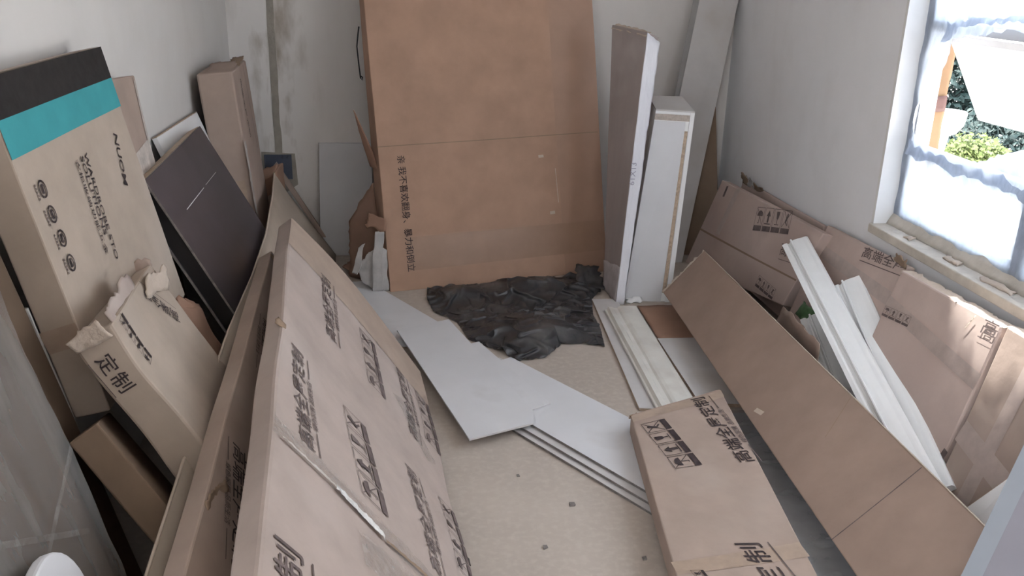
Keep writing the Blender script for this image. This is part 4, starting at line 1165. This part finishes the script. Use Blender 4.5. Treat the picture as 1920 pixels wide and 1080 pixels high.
flat_board('loose_board', 'small white board poking out below the topmost loose white board', [(0.10, 3.30), (0.385, 2.765), (0.495, 2.833), (0.285, 3.40)], 0.0306, 0.006, WHITE, edge=WHITE_DUSTY, group='loose white boards on the floor')
flat_board('loose_board', 'topmost loose white board lying across the others beside the black bag', [(-0.05, 3.527), (0.189, 2.583), (0.412, 2.678), (0.425, 2.76), (0.172, 3.634)], 0.0372, 0.007, WHITE, edge=WHITE_DUSTY, group='loose white boards on the floor')

# ---- tall slab wrapped in paper
h = carton('wrapped_slab', 'wrapped_slab', 'tall slab with a grey face and white paper wrapped side next to the tall carton', mat('grey_slab_face', (0.36, 0.31, 0.30), rough=0.8, var=0.12, scale=3, stretch=(2, 2, 0.4), spots=((0.46, 0.41, 0.40), 3, 0.5, 0.75)), cat='slab', amp=0.003, seed=19, nu=8, nv=40, body='core')
BOX['wrapped_slab'] = h
sheet('paper_wrap', [h.P(1.0, 0, 1.02) + V(0.001, -0.004, 0), h.P(1.0, 0, -0.05) + V(0.002, -0.004, 0), h.P(1.0, 1.0, 1.02) + V(0.001, -0.004, 0), h.P(1.0, 0.985, -0.08) + V(0.002, -0.004, 0)], PAPER, h.root, 8, 40, (0.0, 0.003, 0.004, 0.001), 0.0025, freq=5, thick=0.001, seed=72)
sheet('torn_top', [h.P(0, 0.985, 1.03), h.P(1, 0.985, 1.03), h.P(0, 1.008, 0.6), h.P(1, 1.008, 0.6)], TORN, h.root, 20, 3, (0.006, 0, 0.01, 0), 0.004, freq=24, seed=73)
sheet('paper_bottom', [h.P(0, 0, 1.04), h.P(1, 0, 1.04), h.P(0.0, 0.12, 1.03), h.P(1, 0.15, 1.03)], mat('dusty_wrap_paper', (0.5, 0.46, 0.47), rough=0.8, var=0.2, scale=12), h.root, 12, 8, (0, 0, 0.008, 0), 0.004, freq=14, thick=0.001, seed=74)
PW = h
def slab_note():
    d_ = text2d('61X13', 0.0)
    a, b = h.P(1.0, 0.462, 0.62) + V(0.003, -0.008, 0), h.P(1.0, 0.545, 0.62) + V(0.003, -0.008, 0)
    dr = (b - a); L_ = dr.length; dr.normalize()
    nn2 = (h.P(1, .5, 0) - h.P(1, .5, 1)).cross(h.P(1, .6, .5) - h.P(1, .4, .5)).normalized()
    if nn2.y > 0: nn2 = -nn2
    up = nn2.cross(dr)
    pyd('handwritten_size', [a + dr * (x * L_) + up * (y * L_) + nn2 * 0.002 for x, y in d_[0]], d_[1], mat('pencil', (0.38, 0.37, 0.45), rough=0.9), h.root)
slab_note()

# ---- white cabinet carcass
cb = Hexa(GEO['cabinet'], 0.0)
ct = thing('cabinet_carcass', 'narrow white cabinet carcass with raw chipboard strips standing beside the wrapped slab', 'cabinet', (1.14, 4.0, 0))
hexmesh('carcass', sub(cb, 0, 1, 0, 1, 0, 0.98), BRIGHT, ct, 0.002)
hexmesh('front_panel', sub(cb, 0.0, 0.80, 0.0, 0.95, 0.98, 1.0), WHITE, ct, 0.001)
side_strip = hexmesh('side_strip', sub(cb, 0.805, 0.885, 0.05, 0.905, 0.98, 0.995), CHIP, ct, 0)
hexmesh('top_strip', sub(cb, 0.0, 0.93, 0.955, 0.985, 0.98, 1.0), mat('grey_chip', (0.46, 0.40, 0.36), rough=0.95, var=0.2, scale=60), ct, 0)
hexmesh('side_lip', sub(cb, 0.89, 1.0, 0.0, 1.0, 0.98, 1.01), BRIGHT, ct, 0.001)
hexmesh('top_panel', sub(cb, -0.005, 1.0, 1.0, 1.008, 0.0, 1.0), WHITE_DUSTY, ct, 0.001)
for jj in (0.30, 0.62, 0.1):
    c_ = cb.flat(0.845, jj, 0.997)
    tube('screw', [c_ + V(0, 0.002, 0), c_ + V(0, -0.001, 0)], 0.003, GREYEDGE, side_strip, 8)
sheet('torn_foam', [(1.02, 3.90, 0.003), (1.10, 3.88, 0.003), (1.02, 3.93, 0.02), (1.11, 3.93, 0.03)], BRIGHT, ct, 8, 5, (0.01, 0.01, 0.01, 0.01), 0.01, freq=26, seed=75)

# ---- tall white board leaning into the right corner
bd = Hexa(GEO['tall_board'], 0.0)
t = thing('tall_board', 'tall greyish white board leaning into the right back corner behind the cabinet carcass', 'board', bd.flat(0.5, 0, 0.5))
hexmesh('board', bd.c, WHITE_DUSTY, t, 0.002)
hexmesh('edge_band', sub(bd, -0.006, 0.0, 0, 1, 0.02, 0.98), mat('grey_edge_band', (0.42, 0.41, 0.41), rough=0.6), t, 0)

# ------------------------------------------------------------------ mouldings
CROWN = [(-0.052, 0.0), (-0.052, 0.016), (-0.047, 0.022), (-0.040, 0.024), (-0.030, 0.026), (-0.020, 0.029), (-0.010, 0.032), (0.000, 0.034), (0.010, 0.035), (0.018, 0.034), (0.022, 0.029), (0.028, 0.029), (0.032, 0.036), (0.038, 0.038), (0.052, 0.038), (0.052, 0.0)]
def moulding(name, label, p0, p1, nrm, m, prof=CROWN, group=None):
    t = thing(name, label, 'moulding', Vector(p1), 'white crown mouldings' if prof is CROWN else None)
    extrude_profile('profile', prof, p0, p1, nrm, m, t)
    # small raised bead as its own run
    bead = [(0.012 + 0.004 * math.cos(a), 0.040 + 0.004 * math.sin(a)) for a in (0, 1.05, 2.1, 3.14, 4.2, 5.25)]
    if prof is CROWN:
        extrude_profile('bead', bead, p0, p1, nrm, m, t)
    return t
moulding('crown_moulding', 'longest white crown moulding leaning over the others on the right hand cartons', (1.595, 3.39, 0.435), (1.395, 1.95, 0.15), (-0.62, -0.25, 0.75), MOULD)
moulding('crown_moulding', 'white crown moulding half hidden behind the longest one below the window', (1.645, 3.01, 0.395), (1.465, 2.02, 0.125), (-0.72, -0.2, 0.66), MOULD)
moulding('crown_moulding', 'short white crown moulding with a broken end beside the cardboard flap', (1.553, 3.05, 0.24), (1.462, 2.56, 0.14), (-0.62, -0.25, 0.75), MOULD)
CASING = [(-0.075, 0.0), (-0.075, 0.016), (-0.068, 0.026), (-0.05, 0.028), (0.0, 0.028), (0.012, 0.024), (0.02, 0.018), (0.035, 0.018), (0.042, 0.024), (0.060, 0.024), (0.068, 0.012), (0.075, 0.010), (0.075, 0.0)]
moulding('door_casing', 'dusty cream door casing moulding lying on the floor beside the grey board', (0.965, 3.76, 0.014), (0.945, 2.76, 0.014), (0, 0, 1), MOULD_DUSTY, CASING)
flat_board('casing_board', 'long chipped board lying under the cream door casing moulding', [(0.865, 3.93), (0.815, 2.82), (0.93, 2.80), (0.985, 3.93)], 0.0, 0.012, WHITE_DUSTY)
flat_board('grey_board', 'grey white board flat on the floor right of the cream door casing', [(1.05, 3.44), (1.045, 2.84), (1.20, 2.82), (1.22, 3.44)], 0.0, 0.014, WHITE_DUSTY)
t = thing('cardboard_sheet', 'dark brown cardboard sheet lying in front of the cabinet carcass', 'cardboard', (1.18, 3.65, 0))
sheet('board', [(1.055, 3.455, 0.006), (1.36, 3.455, 0.008), (1.06, 3.84, 0.010), (1.36, 3.84, 0.010)], KRAFT_RED, t, 12, 12, (0.003, 0.004, 0.006, 0.004), 0.002, seed=76)
t = thing('wrapped_board', 'flat grey film wrapped board on the floor between the floor carton and the long carton', 'board', (1.15, 2.25, 0))
boxmesh('board', 1.0, 1.30, 1.66, 2.74, 0.001, 0.024, GREYWRAP, t, 0.003)
sheet('wrap_film', [(0.995, 1.655, 0.029), (1.305, 1.655, 0.029), (0.995, 2.745, 0.029), (1.305, 2.745, 0.029)], FILM, t, 16, 40, (0, 0, 0, 0), 0.004, freq=14, thick=0, seed=77)
# loose flap behind the long carton
t = thing('cardboard_flap', 'torn cardboard flap sticking up behind the long carton beside the short moulding', 'cardboard', (1.42, 3.0, 0.0))
sheet('flap', [(1.43, 3.24, 0.02), (1.40, 2.70, 0.02), (1.455, 3.14, 0.275), (1.405, 2.715, 0.295)], KRAFT_MID, t, 16, 10, (0, 0.015, 0.012, 0.01), 0.004, seed=78)
sheet('crease', [(1.428, 3.08, 0.10), (1.405, 2.80, 0.11), (1.430, 3.08, 0.104), (1.407, 2.80, 0.114)], KRAFT_BROWN, t, 8, 1, amp=0.001, thick=0.002)
t = thing('green_film', 'scrap of dark green plastic film behind the longest crown moulding', 'plastic film', (1.54, 3.15, 0))
sheet('scrap', [(1.54, 3.22, 0.20), (1.53, 3.05, 0.20), (1.565, 3.20, 0.27), (1.555, 3.03, 0.275)], mat('green_film', (0.10, 0.20, 0.09), rough=0.35, var=0.4, scale=20), t, 10, 6, (0.01, 0.01, 0.01, 0.01), 0.006, freq=22, thick=0.001, seed=79)
# white board by the nearest wall carton
t = thing('small_board', 'white board corner propped between the long carton and the nearest wall carton', 'board', (1.42, 1.82, 0))
c_ = [V(1.385, 1.87, 0.02), V(1.445, 1.74, 0.02), V(1.44, 1.882, 0.175), V(1.545, 1.83, 0.335)]
hexmesh('board', [q + V(0.012, 0.006, 0) for q in c_] + c_, BRIGHT, t, 0.001)
hexmesh('edge_band', [c_[2] + V(0.012, 0.006, 0), c_[3] + V(0.012, 0.006, 0), c_[2] + V(0.012, 0.006, 0.002), c_[3] + V(0.012, 0.006, 0.002), c_[2], c_[3], c_[2] + V(0, 0, 0.002), c_[3] + V(0, 0, 0.002)], CHIP, t, 0)
# painted frame bar leaning across the lower right corner
t = thing('frame_bar', 'blue grey painted door frame bar leaning across the lower right corner', 'door frame', (1.0, 1.35, 0))
A0, A1 = V(1.149, 1.466, 0.3), V(1.3, 1.56, 0.561)
B0, B1 = V(1.176, 1.43, 0.33), V(1.289, 1.52, 0.486)
def along(p, q, z): return p + (q - p) * ((z - p.z) / (q.z - p.z))
a_lo, a_hi = along(A0, A1, 0.0), along(A0, A1, 1.22)
w_ = (B0 - A0).lerp(B1 - A1, 0.5)
w2 = V(0.16, -0.10, -0.02)
dd = (A1 - A0).normalized()
c_ = [a_lo + V(0, 0, 0), a_lo + w2, a_hi, a_hi + w2, a_lo + w_, a_lo + w_ + w2, a_hi + w_, a_hi + w_ + w2]
hexmesh('bar', c_, GREYPAINT2, t, 0.004)
up_ = dd
pyd('rebate_face', [a_lo - V(0.001, 0.001, 0), a_lo + w_ - V(0.001, 0.001, 0), a_hi + w_ - V(0.001, 0.001, 0), a_hi - V(0.001, 0.001, 0)], [(0, 1, 2, 3)], GREYPAINT, t)

# ------------------------------------------------------------------ black bag
def black_bag():
    out = [(0.092, 4.153), (0.085, 4.0), (0.111, 3.834), (0.211, 3.702), (0.25, 3.5), (0.352, 3.385), (0.435, 3.262), (0.549, 3.298), (0.637, 3.429), (0.72, 3.43),
           (0.812, 3.387), (0.836, 3.6), (0.836, 3.756), (0.867, 3.947), (0.935, 4.05), (0.955, 4.30), (0.813, 4.29), (0.554, 4.235), (0.333, 4.185), (0.18, 4.15)]
    cx, cy = 0.52, 3.78
    import numpy as np
    G = 110
    n = len(out)
    ang = [math.atan2(q[1] - cy, q[0] - cx) for q in out]
    def radius(th):
        d = (math.cos(th), math.sin(th))
        best = 0.05
        for k in range(n):
            (x0, y0), (x1, y1) = out[k], out[(k + 1) % n]
            ex, ey = x1 - x0, y1 - y0
            den = d[0] * ey - d[1] * ex
            if abs(den) < 1e-9: continue
            t_ = ((x0 - cx) * ey - (y0 - cy) * ex) / den
            u_ = ((x0 - cx) * d[1] - (y0 - cy) * d[0]) / den
            if t_ > 0 and -1e-6 <= u_ <= 1 + 1e-6: best = max(best, t_)
        return best
    P0 = np.zeros((G, G, 3))
    for a in range(G):
        for c in range(G):
            s, t_ = -1 + 2 * a / (G - 1), -1 + 2 * c / (G - 1)
            m_ = max(abs(s), abs(t_))
            th = math.atan2(t_, s)
            rr = radius(th) * m_
            P0[a, c] = (cx + rr * math.cos(th), cy + rr * math.sin(th), 0.0)
    rng = np.random.RandomState(7)
    Pn = P0.copy()
    for a in range(G):
        for c in range(G):
            q = Vector(P0[a, c]) * 1.0
            Pn[a, c, 2] = 0.03 + 0.025 * noise.noise(q * 6) + 0.03 * noise.noise(q * 15 + Vector((3, 1, 0))) + 0.02 * noise.noise(Vector((q.x * 12 + q.y * 10, q.y * 40 - q.x * 20, 1))) + 0.010 * rng.rand()
    edge = np.zeros((G, G), bool)
    edge[0] = edge[-1] = True; edge[:, 0] = edge[:, -1] = True
    gain = np.zeros((G, G))
    for a in range(G):
        for c in range(G):
            gain[a, c] = 1.24 + 0.22 * noise.noise(Vector((P0[a, c, 0] * 4, P0[a, c, 1] * 4, 5)))
    def links(da, dc):
        La = np.linalg.norm(P0[da:, dc:] - P0[:G - da, :G - dc], axis=2) if dc >= 0 else np.linalg.norm(P0[da:, :G + dc] - P0[:G - da, -dc:], axis=2)
        g = gain[:G - da, :G - dc] if dc >= 0 else gain[:G - da, -dc:]
        return La * g
    SET = [(1, 0, links(1, 0), 1.0), (0, 1, links(0, 1), 1.0), (1, 1, links(1, 1), 0.6), (1, -1, links(1, -1), 0.6), (2, 0, links(2, 0), 0.05), (0, 2, links(0, 2), 0.05)]
    MND = np.zeros((G, G))
    for a in range(G):
        for c in range(G):
            x, y = P0[a, c, 0], P0[a, c, 1]
            m_ = max(abs(-1 + 2 * a / (G - 1)), abs(-1 + 2 * c / (G - 1)))
            lump = 0.07 * math.exp(-((x - 0.53) ** 2 / 0.03 + (y - 3.52) ** 2 / 0.03)) + 0.055 * math.exp(-((x - 0.25) ** 2 / 0.02 + (y - 3.98) ** 2 / 0.01)) + 0.055 * math.exp(-((x - 0.6) ** 2 / 0.09 + (y - 4.08) ** 2 / 0.012))
            lump += 0.03 * max(0, noise.noise(Vector((x * 5, y * 9, 3))))
            MND[a, c] = 0.003 + lump * min(1.0, (1 - m_) * 5)
    Pn[:, :, 2] += MND
    vel = np.zeros_like(Pn)
    cnt = np.full((G, G, 1), 7.0)
    for step in range(90):
        vel[:, :, 2] -= 0.00022
        Q = Pn + vel * 0.93
        for it in range(5):
            acc = np.zeros_like(Q)
            for da, dc, L0, w in SET:
                if dc >= 0:
                    A_, B_ = Q[:G - da, :G - dc], Q[da:, dc:]
                else:
                    A_, B_ = Q[:G - da, -dc:], Q[da:, :G + dc]
                dlt = B_ - A_
                ln = np.linalg.norm(dlt, axis=2, keepdims=True) + 1e-9
                cor = dlt / ln * (ln - L0[:, :, None]) * 0.5 * w
                if dc >= 0:
                    acc[:G - da, :G - dc] += cor; acc[da:, dc:] -= cor
                else:
                    acc[:G - da, -dc:] += cor; acc[da:, :G + dc] -= cor
            Q += acc / 3.2
            Q[:, :, 2] = np.clip(Q[:, :, 2], MND, 0.16)
            Q[edge, 0] = P0[edge, 0]; Q[edge, 1] = P0[edge, 1]
            Q[edge, 2] = np.clip(Q[edge, 2], 0.003, 0.045)
        Q[:, :, 1] = np.minimum(Q[:, :, 1], 4.10 + 0.24 * np.clip(Q[:, :, 0] + 0.083, 0, 1.1) - 0.012)
        vel = (Q - Pn) * 0.9
        Pn = Q
    v = [tuple(q) for q in Pn.reshape(-1, 3)]
    f = [(a * G + c, (a + 1) * G + c, (a + 1) * G + c + 1, a * G + c + 1) for a in range(G - 1) for c in range(G - 1)]
    t = thing('black_bag', 'crumpled black plastic bag on the floor in front of the tall carton', 'plastic bag', (cx, cy, 0))
    o = pyd('crumpled_film', v, f, BAG, t, True)
    sd = o.modifiers.new('smooth', 'SUBSURF')
    sd.levels = 1; sd.render_levels = 1
    sheet('gathered_neck', [(0.80, 4.02, 0.01), (0.965, 4.07, 0.01), (0.82, 4.20, 0.09), (0.965, 4.22, 0.08)], BAG, t, 14, 12, (0.02, 0.02, 0.01, 0.02), 0.02, freq=14, thick=0.002, seed=81)
black_bag()

# grit on the floor
for k, (x, y, s) in enumerate([(0.47, 2.25, 0.010), (0.36, 2.05, 0.008), (0.62, 1.98, 0.007), (0.52, 3.02, 0.006), (0.33, 2.42, 0.006)]):
    rnd = random.Random(k)
    v = []
    for sx in (-1, 1):
        for sy in (-1, 1):
            for sz in (0, 1):
                v.append((x + sx * s * rnd.uniform(0.4, 1), y + sy * s * rnd.uniform(0.5, 1.2), 0.0005 + sz * s * 0.5))
    o = hexmesh('plaster_chip', [v[0], v[4], v[1], v[5], v[2], v[6], v[3], v[7]], GREYEDGE, None, 0.0005)
    tag(o, ['largest dark plaster chip on the bare floor', 'dark plaster chip on the floor near the largest flat carton foot', 'dark plaster chip on the floor left of the floor carton', 'small dark plaster chip on the floor beside the black bag', 'small dark plaster chip on the floor below the topmost loose board'][k], 'debris', 'plaster chips on the floor')
